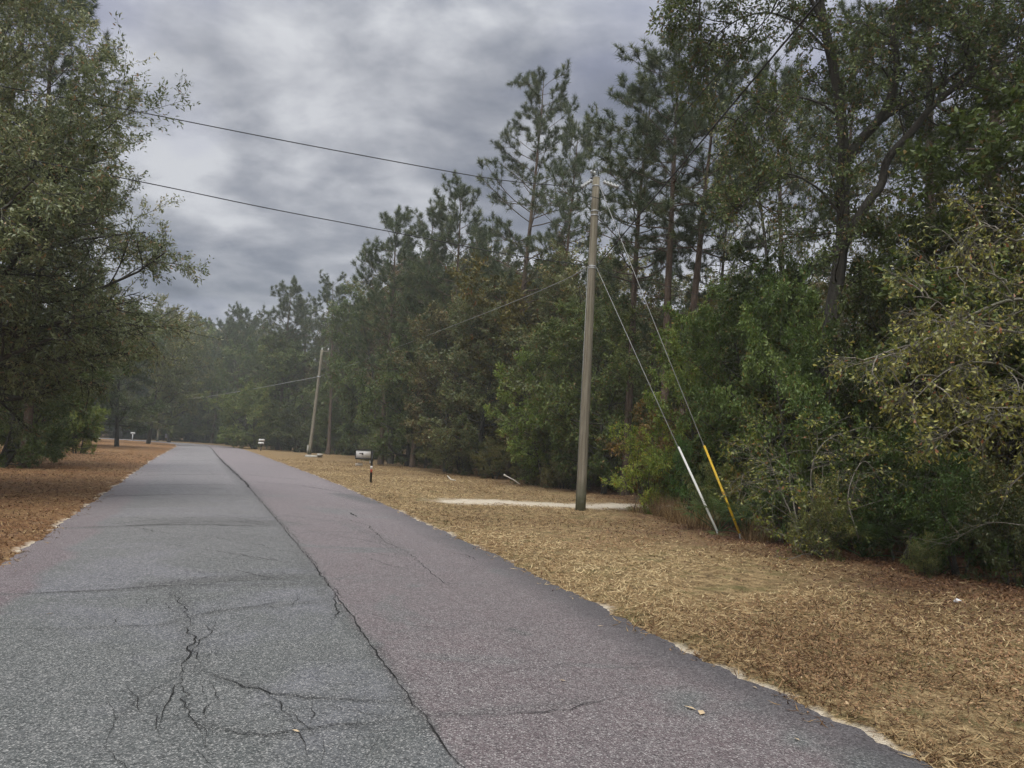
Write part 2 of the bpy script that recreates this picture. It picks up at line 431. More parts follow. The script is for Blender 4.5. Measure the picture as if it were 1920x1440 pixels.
# bluish lavender where the deck thins
c3 = n.noise(n('ShaderNodeMapping', {'Vector': cp, 'Location': (9.3, 4.2, 0)}).outputs[0], 1.0, 5, 0.5, 0.4)
cloud = n.mix(n.ramp(c3, [(0.48, 0.0), (0.64, 0.6)]), cloud, (0.150, 0.160, 0.245))
# unseen sky overhead is brightened beyond an even overcast to keep the scene lit
br = n('ShaderNodeMapRange', {0: zc, 1: 0.42, 2: 0.95, 3: 1.0, 4: 5.2}, interpolation_type='SMOOTHSTEP').outputs[0]
cloud = n.mix(1.0, cloud, n('ShaderNodeCombineColor', {0: br, 1: br, 2: n.math('MULTIPLY_ADD', br, 0.93, 0.07)}).outputs[0], 'MULTIPLY')
hz = n.ramp(zc, [(0.0, 0.55), (0.16, 0.0)])
cloud = n.mix(hz, cloud, (0.20, 0.206, 0.225))
bg1 = n('ShaderNodeBackground', {0: sky.outputs[0], 1: 0.08})
bg2 = n('ShaderNodeBackground', {0: cloud, 1: 1.0})
ms = n('ShaderNodeMixShader', {0: 0.94, 1: bg1.outputs[0], 2: bg2.outputs[0]})
wo = n('ShaderNodeOutputWorld'); nt.links.new(ms.outputs[0], wo.inputs[0])

# ------------------------------------------------------------------ the road's line
SEAM = np.array([(6.2, -12.0), (3.55, -5.5), (1.35, 0.0), (-0.40, 4.4), (-1.98, 8.6), (-3.33, 12.1), (-6.27, 19.5), (-10.3, 29.6), (-16.8, 45.4), (-28.0, 73.3), (-36.0, 92.8),
                 (-42.5, 106.0), (-50.0, 114.5), (-60.0, 120.0), (-75.0, 123.5), (-110.0, 126.5), (-190.0, 132.0)], float)
def resample(P, step):
    P = np.asarray(P, float)
    # Catmull-Rom through the points, then even steps
    Q = np.concatenate([[2*P[0]-P[1]], P, [2*P[-1]-P[-2]]])
    out = []
    for i in range(len(P)-1):
        t = np.linspace(0, 1, 60, endpoint=False)[:, None]
        a, b, c, d_ = Q[i], Q[i+1], Q[i+2], Q[i+3]
        out.append(0.5*((2*b)+(-a+c)*t+(2*a-5*b+4*c-d_)*t**2+(-a+3*b-3*c+d_)*t**3))
    out.append(P[-1:]); out = np.concatenate(out)
    s = np.concatenate([[0], np.cumsum(np.linalg.norm(np.diff(out, axis=0), axis=1))])
    st = np.asarray(step) if np.ndim(step) else np.arange(0, s[-1], step)
    return np.stack([np.interp(st, s, out[:, k]) for k in range(P.shape[1])], 1), st, s[-1]
_, _, SLEN = resample(SEAM, 1.0)
S0 = 13.0                                   # arc length where y is about 0
st = [0.0]
while st[-1] < SLEN-0.5:
    dd = abs(st[-1]-S0); st.append(st[-1]+float(np.clip(0.05*dd/6, 0.05, 1.2)))
ST = np.array(st)
RC, _, _ = resample(SEAM, ST)
RT = norm(np.gradient(RC, axis=0)); RN = np.stack([RT[:, 1], -RT[:, 0]], 1)     # RN points right
WL = np.interp(ST-S0, [-13, 5, 8, 20, 32, 50, 100, 130], [3.25, 3.25, 3.25, 3.4, 3.55, 3.55, 3.5, 3.4])
WR = np.interp(ST-S0, [-13, 5, 8, 20, 32, 44, 70, 100, 130], [2.35, 2.45, 2.62, 3.05, 3.3, 3.5, 3.65, 3.6, 3.4])
rg = np.random.default_rng(5)
def wobble(s, amp, scales):
    r = np.random.default_rng(int(amp*1e4)+len(s)); o = 0*s
    for k in scales: o = o + np.sin(s*k + r.uniform(0, 6.28))*r.uniform(0.5, 1)
    return o*amp/len(scales)
WL = WL + wobble(ST, 0.10, (0.9, 2.1, 4.7, 9.3, 17)) + wobble(ST, 0.055, (12, 20, 26, 43, 51))
WR = WR + wobble(ST, 0.10, (0.8, 1.9, 4.1, 8.7, 15)) + wobble(ST, 0.05, (11, 19, 27, 41, 55))
# the broken dark apron on the right, opposite the sand track
su = ST-S0

def road_uv(xy):
    """signed offset from the seam (right +) and arc length, for points (n,2)"""
    u = np.full(len(xy), 1e3); s = np.zeros(len(xy))
    Cc, Tt, Nn, Ss = RC[::6], RT[::6], RN[::6], ST[::6]
    for a in range(0, len(xy), 20000):
        q = xy[a:a+20000]
        d2 = ((q[:, None, :]-Cc[None])**2).sum(-1); i = d2.argmin(1)
        dv = q-Cc[i]; u[a:a+20000] = (dv*Nn[i]).sum(1); s[a:a+20000] = Ss[i]+(dv*Tt[i]).sum(1)
    return u, s

# ------------------------------------------------------------------ road surface
NU = 120
fr = np.linspace(0, 1, NU)
U = -WL[:, None] + (WL+WR)[:, None]*fr[None, :]
XY = RC[:, None, :] + U[..., None]*RN[:, None, :]
crown = 0.055*(1-(np.abs(U)/3.6)**2)
edge = np.minimum(U+WL[:, None], WR[:, None]-U)
Z = 0.012 + crown*np.clip(edge/1.5, 0, 1) 
V = np.concatenate([XY, Z[..., None]], -1)
idx = np.arange(len(ST)*NU).reshape(len(ST), NU)
Fq = np.stack([idx[:-1, :-1], idx[:-1, 1:], idx[1:, 1:], idx[1:, :-1]], -1).reshape(-1, 4)
xyf = XY.reshape(-1, 2)
def fnoise(xy, sc_, seed, oct_=4):
    """cheap sum of rotated sines, 0..1"""
    r = np.random.default_rng(seed); o = np.zeros(len(xy)); amp = 1; tot = 0
    for k in range(oct_):
        for j in range(3):
            a = r.uniform(0, 6.28); f = sc_*(2**k)*r.uniform(0.7, 1.3)
            o += amp*np.sin(f*(xy[:, 0]*math.cos(a)+xy[:, 1]*math.sin(a)) + r.uniform(0, 6.28) + 1.3*np.sin(f*0.6*(xy[:, 0]*math.sin(a)-xy[:, 1]*math.cos(a))))
            tot += amp
        amp *= 0.55
    return 0.5+o/tot
def worn(polys):
    """mask 0..1 of stains outlined on the road, soft edged; each is a list of picture points carried down to the ground"""
    m = np.zeros(len(xyf))
    for pl, wdt, amt in polys:
        g = np.array([at(*p)[:2] for p in pl])
        d = np.full(len(xyf), 1e3)
        for a, b in zip(g[:-1], g[1:]):
            ab = b-a; t = np.clip(((xyf-a)@ab)/(ab@ab+1e-9), 0, 1)
            d = np.minimum(d, np.linalg.norm(xyf-a-t[:, None]*ab, axis=1))
        m = np.maximum(m, amt*np.clip(1.4-d/wdt, 0, 1))
    return m
DARK = worn([([(130, 992), (320, 990), (500, 992)], 0.10, 0.8), ([(330, 985), (420, 984), (505, 988)], 0.55, 0.9), ([(360, 978), (480, 978)], 0.25, 0.6),
             ([(340, 1018), (420, 1012), (530, 1022)], 0.32, 0.35),
             ([(0, 1118), (230, 1116), (600, 1106)], 0.05, 0.7), ([(290, 1108), (420, 1098), (560, 1092)], 0.20, 0.75), ([(330, 1112), (590, 1110)], 0.09, 0.4),
             ([(170, 932), (300, 931), (460, 934)], 0.10, 0.5), ([(230, 911), (330, 912), (440, 914)], 0.14, 0.45), ([(250, 892), (420, 893)], 0.14, 0.45), ([(275, 884), (420, 886)], 0.15, 0.4), ([(290, 872), (410, 873)], 0.2, 0.3),
             ([(440, 905), (600, 918), (640, 924)], 0.12, 0.35), ([(460, 893), (560, 902)], 0.12, 0.3), ([(430, 870), (520, 874)], 0.2, 0.3),
             ([(690, 958), (760, 975), (820, 1010), (900, 1040)], 0.30, 0.22), ([(500, 970), (640, 985), (700, 1010), (760, 1050)], 0.16, 0.3),
             ([(960, 1192), (985, 1200)], 0.05, 0.7), ([(330, 1120), (345, 1170), (360, 1215), (350, 1280)], 0.10, 0.45), ([(372, 1275), (520, 1325), (760, 1341)], 0.05, 0.5), ([(360, 1380), (500, 1405), (780, 1368)], 0.05, 0.5), ([(300, 1186), (430, 1158), (618, 1140)], 0.07, 0.5), ([(60, 1188), (260, 1189)], 0.05, 0.4), ([(600, 1120), (690, 1222), (770, 1342), (800, 1390)], 0.07, 0.55), ([(480, 935), (540, 1010), (600, 1110)], 0.12, 0.55), ([(410, 862), (440, 893), (480, 935)], 0.2, 0.5), ([(220, 1360), (330, 1290)], 0.08, 0.3), ([(810, 1365), (1100, 1335)], 0.05, 0.35), ([(395, 919), (408, 921)], 0.2, 0.6), ([(640, 928), (670, 936), (705, 944)], 0.38, 1.0)])
su_all = np.repeat(su, NU)
EDGED = edge.ravel()
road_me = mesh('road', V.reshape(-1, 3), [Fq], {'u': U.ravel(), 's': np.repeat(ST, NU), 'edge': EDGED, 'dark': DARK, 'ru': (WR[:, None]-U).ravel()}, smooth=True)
m, nt = new_mat('old_asphalt'); n = N(nt); p = n.pos()
u_, s_, ed, dk = n.attr('u'), n.attr('s'), n.attr('edge'), n.attr('dark')
lane = n.ramp(n.math('MULTIPLY_ADD', n.math('SUBTRACT', n.noise(p, 3.0, 4), 0.5), 0.12, n.math('MULTIPLY_ADD', u_, 1.0, 0.5)), [(0.46, 0.0), (0.54, 1.0)])
patch = n.noise(p, 0.42, 4, 0.6, 0.6)
leftc = n.mix(n.ramp(patch, [(0.50, 0.0), (0.62, 1.0)]), (0.066, 0.071, 0.067), (0.090, 0.092, 0.100))
rightc = n.mix(n.ramp(patch, [(0.36, 1.0), (0.44, 0.0)]), (0.102, 0.078, 0.079), (0.072, 0.078, 0.074))
base = n.mix(lane, leftc, rightc)
# mauve margin along the left edge and a stray streak
mar = n.ramp(n.math('MULTIPLY_ADD', n.noise(p, 0.8, 3), 0.7, n.math('MULTIPLY', n.math('ADD', u_, 3.3), 1.0)), [(0.85, 1.0), (1.30, 0.0)])
base = n.mix(n.math('MULTIPLY', mar, 0.9), base, (0.094, 0.062, 0.067))
base = n.mix(n.ramp(n.noise(p, 1.4, 5, 0.65), [(0.35, 0.0), (0.75, 0.30)]), base, (0.0800, 0.0800, 0.0800))
base = n.mix(n.math('MULTIPLY', n.ramp(n.noise(mapping(n, p, (1, 1, 1)), 7.0, 4, 0.7), [(0.4, 0.0), (0.7, 1.0)]), 0.22), base, (0.1760, 0.1720, 0.1680))
# smooth dark bitumen along the right edge, where the stones are buried
tar = n.ramp(n.math('MULTIPLY_ADD', n.noise(p, 1.6, 4), 0.35, n.attr('ru')), [(0.30, 1.0), (0.80, 0.0)])
base = n.mix(n.math('MULTIPLY', tar, 0.80), base, (0.0576, 0.0528, 0.0544))
dkn = n.math('MULTIPLY', dk, n.ramp(n.noise(p, 6.0, 5, 0.75), [(0.30, 0.70), (0.50, 1.0)]))
base = n.mix(dkn, base, (0.0384, 0.0400, 0.0368))
# extra brightness of the far stretch, painted in as paler, pinker asphalt
far_bright = n.ramp(n.math('ADD', n.math('DIVIDE', s_, 100.0), n.math('MULTIPLY', n.noise(p, 0.25, 3), 0.10)), [(0.26, 0.0), (0.46, 1.0)])
base = n.mix(n.math('MULTIPLY', far_bright, 0.75), base, n.mix(lane, (0.205, 0.188, 0.189), (0.215, 0.182, 0.186)))
dk2 = n.math('MULTIPLY', n.math('MULTIPLY', dk, far_bright), 0.9)
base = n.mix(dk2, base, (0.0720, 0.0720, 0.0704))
# aggregate
vo = n('ShaderNodeTexVoronoi', {'Vector': p, 'Scale': 74.0}, feature='F1')
vo2 = n('ShaderNodeTexVoronoi', {'Vector': p, 'Scale': 150.0}, feature='F1')
sv = n('ShaderNodeSeparateColor', {0: vo.outputs['Color']}).outputs[0]
sv2 = n('ShaderNodeSeparateColor', {0: vo2.outputs['Color']}).outputs[1]
stone = n.math('MULTIPLY', n.ramp(sv, [(0.0, 0.0), (0.74, 0.0), (0.92, 1.0)]), n.ramp(vo.outputs['Distance'], [(0.25, 1.0), (0.5, 0.0)]))
stone2 = n.ramp(sv2, [(0.72, 0.0), (1.0, 0.7)])
spk = n.math('MULTIPLY', n.math('MAXIMUM', stone, stone2), n.math('SUBTRACT', 1.0, n.math('MULTIPLY', tar, 0.75)))
gl = n.ramp(sv, [(0.0, 0.50), (0.5, 0.95), (1.0, 1.15)])
base = n.mix(1.0, base, n('ShaderNodeCombineColor', {0: gl, 1: gl, 2: gl}).outputs[0], 'MULTIPLY')
base = n.mix(n.math('MULTIPLY', spk, 0.66), base, (0.4160, 0.4000, 0.3760))
bh = n.math('MULTIPLY_ADD', vo.outputs['Distance'], -0.6, n.math('MULTIPLY', n.noise(p, 160, 2), 0.4))
n.out(n.bsdf(base, 0.75, 0.35, bh, 0.55, 0.008))
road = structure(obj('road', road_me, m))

# ------------------------------------------------------------------ cracks: narrow open joints lying in the road
crack_m = plain('crack_shadow', (0.026, 0.026, 0.025), 0.95, 0.05)
crack_v, crack_f = [], []; cn = 0
def surf_z(xy):
    uu, ss = road_uv(xy)
    wl = np.interp(ss, ST, WL); wr = np.interp(ss, ST, WR)
    e = np.minimum(uu+wl, wr-uu)
    return 0.012 + 0.055*(1-(np.abs(uu)/3.6)**2)*np.clip(e/1.5, 0, 1)
def crack_xy(g, wdt, jit, seed, taper_=True):
    global cn
    r = np.random.default_rng(seed)
    g = np.asarray(g, float)
    L = np.concatenate([[0], np.cumsum(np.linalg.norm(np.diff(g, axis=0), axis=1))])
    q = np.arange(0, L[-1], 0.035)
    if len(q) < 4: return
    X = np.stack([np.interp(q, L, g[:, 0]), np.interp(q, L, g[:, 1])], 1)
    t = norm(np.gradient(X, axis=0)); nn = np.stack([-t[:, 1], t[:, 0]], 1)
    off = np.zeros(len(q))
    for wl, am in ((0.9, 0.7), (0.35, 0.6), (0.14, 0.6), (0.07, 0.5)):
        k = np.arange(0, L[-1]+wl*2, wl); off += np.interp(q, k, r.normal(0, 1, len(k)))*am
    fade = np.minimum(1, np.minimum(q, L[-1]-q)/0.4)
    X = X + nn*(off*jit*fade)[:, None]
    k = np.arange(0, L[-1]+0.24, 0.12); ww = wdt*np.interp(q, k, r.uniform(0.25, 1.35, len(k)))
    if taper_: ww *= np.clip(np.minimum(q, L[-1]-q)/0.5, 0.15, 1)
    A, B = X+nn*ww[:, None]/2, X-nn*ww[:, None]/2
    z = surf_z(X)+0.007
    v = np.concatenate([np.c_[A, z], np.c_[B, z]]); m_ = len(q); i = np.arange(m_-1)
    crack_v.append(v); crack_f.append(np.stack([i, i+m_, i+m_+1, i+1], 1)+cn); cn += len(v)
def crack(pl, wdt=0.012, jit=0.02, seed=1):
    crack_xy([at(*p)[:2] for p in pl], wdt, jit, seed)
# the long joint between the lanes
j = (su > 2.5) & (su < 118)
for a in range(2):
    seamxy = RC[j]
    keep = np.arange(0, len(seamxy), 5)
    if a == 0: crack_xy(seamxy[keep], 0.0095, 0.010, 11, False)
    if a == 1: crack_xy((RC+RN*0.03)[j][keep][20:90], 0.006, 0.02, 12, True)
    far = RC[(su > 24) & (su < 118)][::5]
crack_xy(far, 0.05, 0.03, 14, False)
CR_ = [([(0, 1118), (110, 1117), (230, 1116), (300, 1112), (420, 1109), (600, 1106)], .022), ([(280, 1110), (360, 1097), (440, 1090), (570, 1084)], .014), ([(320, 1112), (450, 1102), (600, 1100)], .012),
       ([(60, 1188), (180, 1190), (260, 1189), (300, 1186), (350, 1180)], .013), ([(320, 1120), (330, 1148), (345, 1165), (360, 1190)], .010), ([(300, 1186), (360, 1170), (430, 1158), (520, 1146), (618, 1140)], .016),
       ([(350, 1176), (430, 1153), (470, 1156)], .009), ([(356, 1178), (358, 1200), (372, 1215), (352, 1245), (345, 1265), (338, 1290)], .020), ([(372, 1180), (384, 1200), (368, 1216), (374, 1262), (372, 1275)], .014), ([(368, 1215), (390, 1245), (372, 1262)], .009),
       ([(374, 1275), (430, 1300), (500, 1318), (560, 1332), (600, 1336), (760, 1341)], .017), ([(350, 1260), (330, 1290), (310, 1345), (295, 1410)], .012), ([(338, 1290), (345, 1340), (365, 1375), (380, 1420)], .013),
       ([(372, 1280), (385, 1330), (370, 1370), (385, 1435)], .012), ([(395, 1340), (480, 1346), (540, 1350), (590, 1362)], .011), ([(560, 1332), (610, 1346), (690, 1362), (780, 1369)], .013), ([(500, 1350), (560, 1380), (545, 1400)], .008),
       ([(375, 1377), (440, 1400), (500, 1404), (620, 1390), (690, 1382), (780, 1366)], .018), ([(440, 1434), (510, 1412), (560, 1400)], .010), ([(640, 1340), (680, 1360), (720, 1364)], .008), ([(470, 1180), (400, 1210), (384, 1215)], .008),
       ([(300, 1190), (350, 1204)], .007), ([(250, 1340), (225, 1370), (205, 1410), (195, 1440)], .011), ([(330, 1290), (255, 1335), (220, 1365)], .008), ([(230, 1380), (120, 1402)], .006),
       ([(790, 1366), (840, 1360), (900, 1358), (960, 1356), (1040, 1350), (1100, 1333), (1190, 1317)], .012), ([(905, 1303), (960, 1275), (1060, 1258), (1200, 1256), (1340, 1262)], .009), ([(1050, 1280), (1075, 1278), (1100, 1276)], .015),
       ([(1060, 1279), (1076, 1292)], .009), ([(1092, 1278), (1104, 1293)], .009), ([(960, 1192), (1000, 1206)], .014), ([(870, 1368), (905, 1372), (1000, 1356)], .009),
       ([(130, 991), (250, 990), (360, 990), (510, 996)], .03), ([(180, 988), (300, 979), (420, 974), (500, 976)], .02), ([(250, 990), (400, 985), (510, 985)], .02), ([(420, 1020), (530, 1022)], .018), ([(300, 995), (430, 1000), (500, 1004)], .014),
       ([(160, 932), (300, 931), (470, 934)], .028), ([(225, 911), (330, 912), (445, 913)], .03), ([(250, 892), (420, 893)], .035), ([(262, 885), (420, 887)], .03), ([(280, 874), (410, 875)], .04), ([(292, 865), (405, 866)], .05), ([(300, 856), (400, 857)], .06),
       ([(450, 905), (560, 913), (640, 924)], .03), ([(455, 893), (560, 902)], .025), ([(425, 868), (520, 876)], .04), ([(655, 965), (670, 975)], .04),
       ([(500, 965), (620, 975), (690, 990), (720, 1022)], .022), ([(520, 1003), (640, 1005), (700, 1010)], .016), ([(690, 1010), (760, 1042), (800, 1075), (860, 1120)], .016), ([(800, 1030), (880, 1046), (905, 1060)], .016),
       ([(840, 985), (870, 1000), (920, 1020)], .012), ([(560, 1030), (680, 1040), (760, 1060)], .012), ([(640, 1150), (700, 1170), (820, 1186)], .007)]
for i, (pl, wd) in enumerate(CR_):
    crack(pl, wd*(0.56 if wd <= .0225 else 1.1), 0.024, 100+i)
for i in range(60):      # fine cracks in the right lane and further up the left one
    rk_ = np.random.default_rng(900+i); px, py = rk_.uniform(560, 1150), rk_.uniform(985, 1330)
    if i > 30: px, py = rk_.uniform(200, 520), rk_.uniform(965, 1085)
    l = rk_.uniform(60, 170); dy = rk_.normal(0.12, 0.12)
    crack([(px, py), (px+l*.5, py+l*dy*.5+rk_.normal(0, 2)), (px+l, py+l*dy)], rk_.uniform(.007, .011), 0.02, 1000+i)
# hair cracks branching off, in the broken panels of the left lane
rk = np.random.default_rng(77)
for i in range(60):
    px, py = rk.uniform(180, 760), rk.uniform(1290, 1438)
    if i > 46: px, py = rk.uniform(240, 640), rk.uniform(1085, 1200)
    a = rk.choice([rk.normal(0.1, 0.35), rk.normal(1.4, 0.4)]); l = rk.uniform(60, 150)
    crack([(px, py), (px+math.cos(a)*l*.5, py+math.sin(a)*l*.25), (px+math.cos(a)*l, py+math.sin(a)*l*.5+rk.normal(0, 6))], rk.uniform(.007, .011), 0.02, 300+i)
cr_o = obj('cracks', mesh('cracks', np.concatenate(crack_v), [np.concatenate(crack_f)]), crack_m, road)

# ------------------------------------------------------------------ the ground, one sheet to the horizon
def axis(c, rmax, k, d0):
    a = [0.0]
    while a[-1] < rmax: a.append(a[-1]+max(d0, k*a[-1]))
    a = np.array(a); return a
ax = axis(0, 900, 0.035, 0.16); gx = np.concatenate([-ax[:0:-1], ax])
ay = axis(0, 900, 0.035, 0.16); by = axis(0, 300, 0.08, 0.3); gy = np.concatenate([-by[:0:-1], ay])+3.0
GX, GY = np.meshgrid(gx, gy)
GP = np.stack([GX.ravel(), GY.ravel()], 1)
EDGE_W = np.array([(13.5, -14.0), (10.5, -2.0), (9.5, 2.0), (8.2, 6.5), (7.0, 10.3), (6.2, 12.7), (5.0, 15.5), (5.6, 20.0), (5.4, 27.5), (4.2, 31.0), (1.4, 38.3), (-3.8, 53.8), (-14.1, 81.1), (-24, 100.0), (-33.0, 114.0), (-42, 128), (-60, 136), (-120, 142)])
def polydist(xy, pl):
    d = np.full(len(xy), 1e3); sg = np.zeros(len(xy))
    for a, b in zip(pl[:-1], pl[1:]):
        ab = b-a; t = np.clip(((xy-a)@ab)/(ab@ab+1e-9), 0, 1); q = xy-a-t[:, None]*ab
        dd = np.linalg.norm(q, axis=1); s = ab[0]*q[:, 1]-ab[1]*q[:, 0]
        sg = np.where(dd < d, s, sg); d = np.minimum(d, dd)
    return d*np.sign(sg)            # left of the line positive
gu, gs = road_uv(GP)
gwl = np.interp(gs, ST, WL); gwr = np.interp(gs, ST, WR)
ged = np.where(gu > 0, gu-gwr, -(gu+gwl)*1.0)     # metres outside the asphalt
wood_d = polydist(GP, EDGE_W)       # + on the road side
TRACK = np.array([at(850, 941)[:2], at(900, 942)[:2], at(960, 944)[:2], at(1080, 950)[:2], at(1190, 951)[:2], (6.2, 24.6), (10, 26), (18, 31)])
trk = np.abs(polydist(GP, TRACK))
und = 0.05*(fnoise(GP, 0.25, 3, 3)-0.5)+0.03*(fnoise(GP, 1.3, 9, 3)-0.5)
gz = np.where(ged < 0.05, -0.03, und*np.clip((ged-0.02*np.linalg.norm(GP, axis=1))/1.5, 0, 1)*1.6 + 0.012*np.clip(ged/0.3, 0, 1))
gz = np.where(ged > 0, gz + 0.10*np.clip((gu < 0)*(ged-2)/8, 0, 1), gz)
dist = np.linalg.norm(GP, axis=1)
gv = np.c_[GP, gz]
ny, nx = GX.shape; gi = np.arange(ny*nx).reshape(ny, nx)
gf = np.stack([gi[:-1, :-1], gi[:-1, 1:], gi[1:, 1:], gi[1:, :-1]], -1).reshape(-1, 4)
def fringe_f(xy, e): return np.clip((fnoise(xy, 3.0, 8, 5)-0.54)/0.08, 0, 1)*np.clip((0.17-e)/0.10, 0, 1)
gme = mesh('ground', gv, [gf], {'fr': fnoise(GP, 3.0, 8, 5), 'ed': np.clip(ged, -5, 200), 'side': np.where(gu > 0, 1.0, 0.0), 'wd': np.clip(wood_d, -50, 50), 'trk': np.clip(trk, 0, 50), 'along': gs}, smooth=True)
m, nt = new_mat('verge_ground'); n = N(nt); p = n.pos()
ed, side, wd, trk_ = n.attr('ed'), n.attr('side'), n.attr('wd'), n.attr('trk')
f1 = n.noise(p, 38.0, 5, 0.7); f2 = n.noise(p, 5.5, 5, 0.65); f3 = n.noise(p, 0.7, 4, 0.6)
vl = n('ShaderNodeTexVoronoi', {'Vector': p, 'Scale': 42.0, 'Randomness': 1.0}, feature='F1')
lc = n('ShaderNodeSeparateColor', {0: vl.outputs['Color']}).outputs[0]
grass = n.ramp(n.math('MULTIPLY_ADD', f2, 0.5, n.math('MULTIPLY', f1, 0.6)), [(0.44, (0.0614, 0.0388, 0.0199)), (0.55, (0.2398, 0.1668, 0.0825)), (0.68, (0.4679, 0.3484, 0.1848))])
grass = n.mix(n.math('MULTIPLY', n.ramp(n.noise(p, 1.9, 5, 0.65), [(0.50, 0.0), (0.66, 1.0)]), 0.65), grass, (0.1080, 0.1040, 0.0400))
leaf = n.ramp(n.math('MULTIPLY_ADD', lc, 0.5, n.math('MULTIPLY', f1, 0.5)), [(0.25, (0.0417, 0.0201, 0.0130)), (0.5, (0.1125, 0.0560, 0.0312)), (0.72, (0.2095, 0.1204, 0.0670)), (0.86, (0.3045, 0.2116, 0.1264))])
straw = n.ramp(n.math('MULTIPLY_ADD', f2, 0.4, n.math('MULTIPLY', f1, 0.6)), [(0.34, (0.0885, 0.0409, 0.0196)), (0.52, (0.2087, 0.1037, 0.0474)), (0.70, (0.3363, 0.2002, 0.0982))])
# leaves lie thick near the wood on the right, thin towards the road
lm_ = n.ramp(n.math('ADD', n.math('MULTIPLY', wd, -0.22), n.math('MULTIPLY_ADD', f3, 1.2, n.math('MULTIPLY_ADD', f2, 0.8, -0.35))), [(0.05, 0.0), (0.65, 1.0)])
rightg = n.mix(lm_, grass, leaf)
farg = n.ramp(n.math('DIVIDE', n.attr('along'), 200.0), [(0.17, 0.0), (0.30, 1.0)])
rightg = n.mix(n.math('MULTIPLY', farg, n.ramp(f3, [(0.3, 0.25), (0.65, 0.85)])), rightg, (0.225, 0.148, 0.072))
leftg = n.mix(n.ramp(n.math('MULTIPLY_ADD', f3, 0.6, n.math('MULTIPLY', f2, 0.5)), [(0.45, 0.0), (0.68, 0.55)]), straw, grass)
leftg = n.mix(n.math('MULTIPLY', n.ramp(n.noise(p, 0.11, 3), [(0.5, 0.0), (0.62, 0.6)]), n.ramp(n.math('DIVIDE', ed, 40.0), [(0.2, 0.0), (0.55, 1.0)])), leftg, (0.1320, 0.1200, 0.0600))
col = n.mix(side, leftg, rightg)
# pale sand: the track into the wood and the ragged fringe of the asphalt
sandn = n.math('MULTIPLY_ADD', n.math('SUBTRACT', n.noise(mapping(n, p, (1, 1, 1)), 2.2, 5, 0.7), 0.5), 2.4, trk_)
sandn = n.math('ADD', sandn, n.ramp(n.math('DIVIDE', ed, 10.0), [(0.0, 1.0), (0.33, 0.0)]))
sm = n.ramp(n.math('MULTIPLY', sandn, 0.5), [(0.30, 1.0), (0.48, 0.5), (0.72, 0.0)])
fringe = n.math('MULTIPLY', n.ramp(n.math('MULTIPLY_ADD', n.noise(p, 9, 4), 0.2, ed), [(0.14, 1.0), (0.24, 0.0)]), n.ramp(n.math('MULTIPLY_ADD', n.noise(p, 5, 4), 0.35, n.attr('fr')), [(0.70, 0.0), (0.78, 0.9)]))
dust = n.math('MULTIPLY', n.ramp(n.noise(p, 0.9, 5, 0.7), [(0.60, 0.0), (0.72, 0.55)]), n.ramp(ed, [(0.2, 1.0), (1.0, 0.0)]))
sm = n.math('MAXIMUM', n.math('MAXIMUM', sm, fringe), dust)
sandc = n.ramp(f1, [(0.3, (0.4368, 0.3692, 0.2756)), (0.7, (0.6448, 0.5720, 0.4576))])
col = n.mix(sm, col, sandc)
hgt = n.math('MULTIPLY_ADD', vl.outputs['Distance'], 0.6, n.math('MULTIPLY_ADD', f1, 0.9, f2))
n.out(n.bsdf(col, 0.92, 0.12, hgt, 0.9, 0.035))
ground = structure(obj('ground', gme, m))

# ------------------------------------------------------------------ what lies loose on the ground: fallen leaves, straw, dry turf blades
def scatter(nn, r0_, r1_, a0, a1, rng):
    r = r0_*(r1_/r0_)**rng.uniform(0, 1, nn); a = np.radians(rng.uniform(a0, a1, nn))
    return np.stack([np.sin(a)*r, np.cos(a)*r], 1), r
def gheight(xy):
    ix = np.clip(np.searchsorted(gx, xy[:, 0])-1, 0, nx-2); iy = np.clip(np.searchsorted(gy, xy[:, 1])-1, 0, ny-2)
    tx = (xy[:, 0]-gx[ix])/(gx[ix+1]-gx[ix]); ty = (xy[:, 1]-gy[iy])/(gy[iy+1]-gy[iy])
    Zg = gz.reshape(ny, nx)
    return (Zg[iy, ix]*(1-tx)+Zg[iy, ix+1]*tx)*(1-ty)+(Zg[iy+1, ix]*(1-tx)+Zg[iy+1, ix+1]*tx)*ty
def info(xy):
    u, s = road_uv(xy); e = np.where(u > 0, u-np.interp(s, ST, WR), -(u+np.interp(s, ST, WL)))
    return u, s, e, polydist(xy, EDGE_W), np.abs(polydist(xy, TRACK))
def onroad(xy, z, e): return np.where(e < 0.03, np.maximum(z, surf_z(xy)+0.006), z)
def lay(name, xy, z, L, W, tint, mat, label, rng, tilt=0.35, six=False, fold=0.18):
    a = rng.uniform(0, 2*np.pi, len(xy)); D = norm(np.stack([np.cos(a), np.sin(a), rng.normal(0.05, tilt, len(xy))], 1))
    P = np.c_[xy, z]; nrm = rng.normal(0, tilt, (len(xy), 3)); nrm[:, 2] = 1
    S = norm(np.cross(D, nrm)); nn = np.cross(S, D)
    L, W = L[:, None], W[:, None]
    v = np.stack([P-D*L/2+nn*L*fold*rng.uniform(0, 1, (len(xy), 1)), P-S*W/2, P+D*L/2+nn*L*fold*rng.uniform(0, 1, (len(xy), 1)), P+S*W/2], 1).reshape(-1, 3)
    o = obj(name, mesh(name, v, [np.arange(len(v)).reshape(-1, 4)], {'tint': np.repeat(tint, 4)}), mat)
    tag(o, label, name.replace('_', ' '), kind='stuff'); return o
rng = np.random.default_rng(21)
xy, r = scatter(500000, 3.2, 62, -48, 46, rng)
u, s, e, wdd, tk = info(xy)
pr = np.where(u > 0, np.clip(0.95-wdd*0.16+1.9*(fnoise(xy, 0.9, 4, 4)-0.5), 0.06, 1.0), 0.55)*np.clip((tk-0.7+1.2*(fnoise(xy, 1.5, 60, 3)-0.5))/0.7, 0.05, 1)
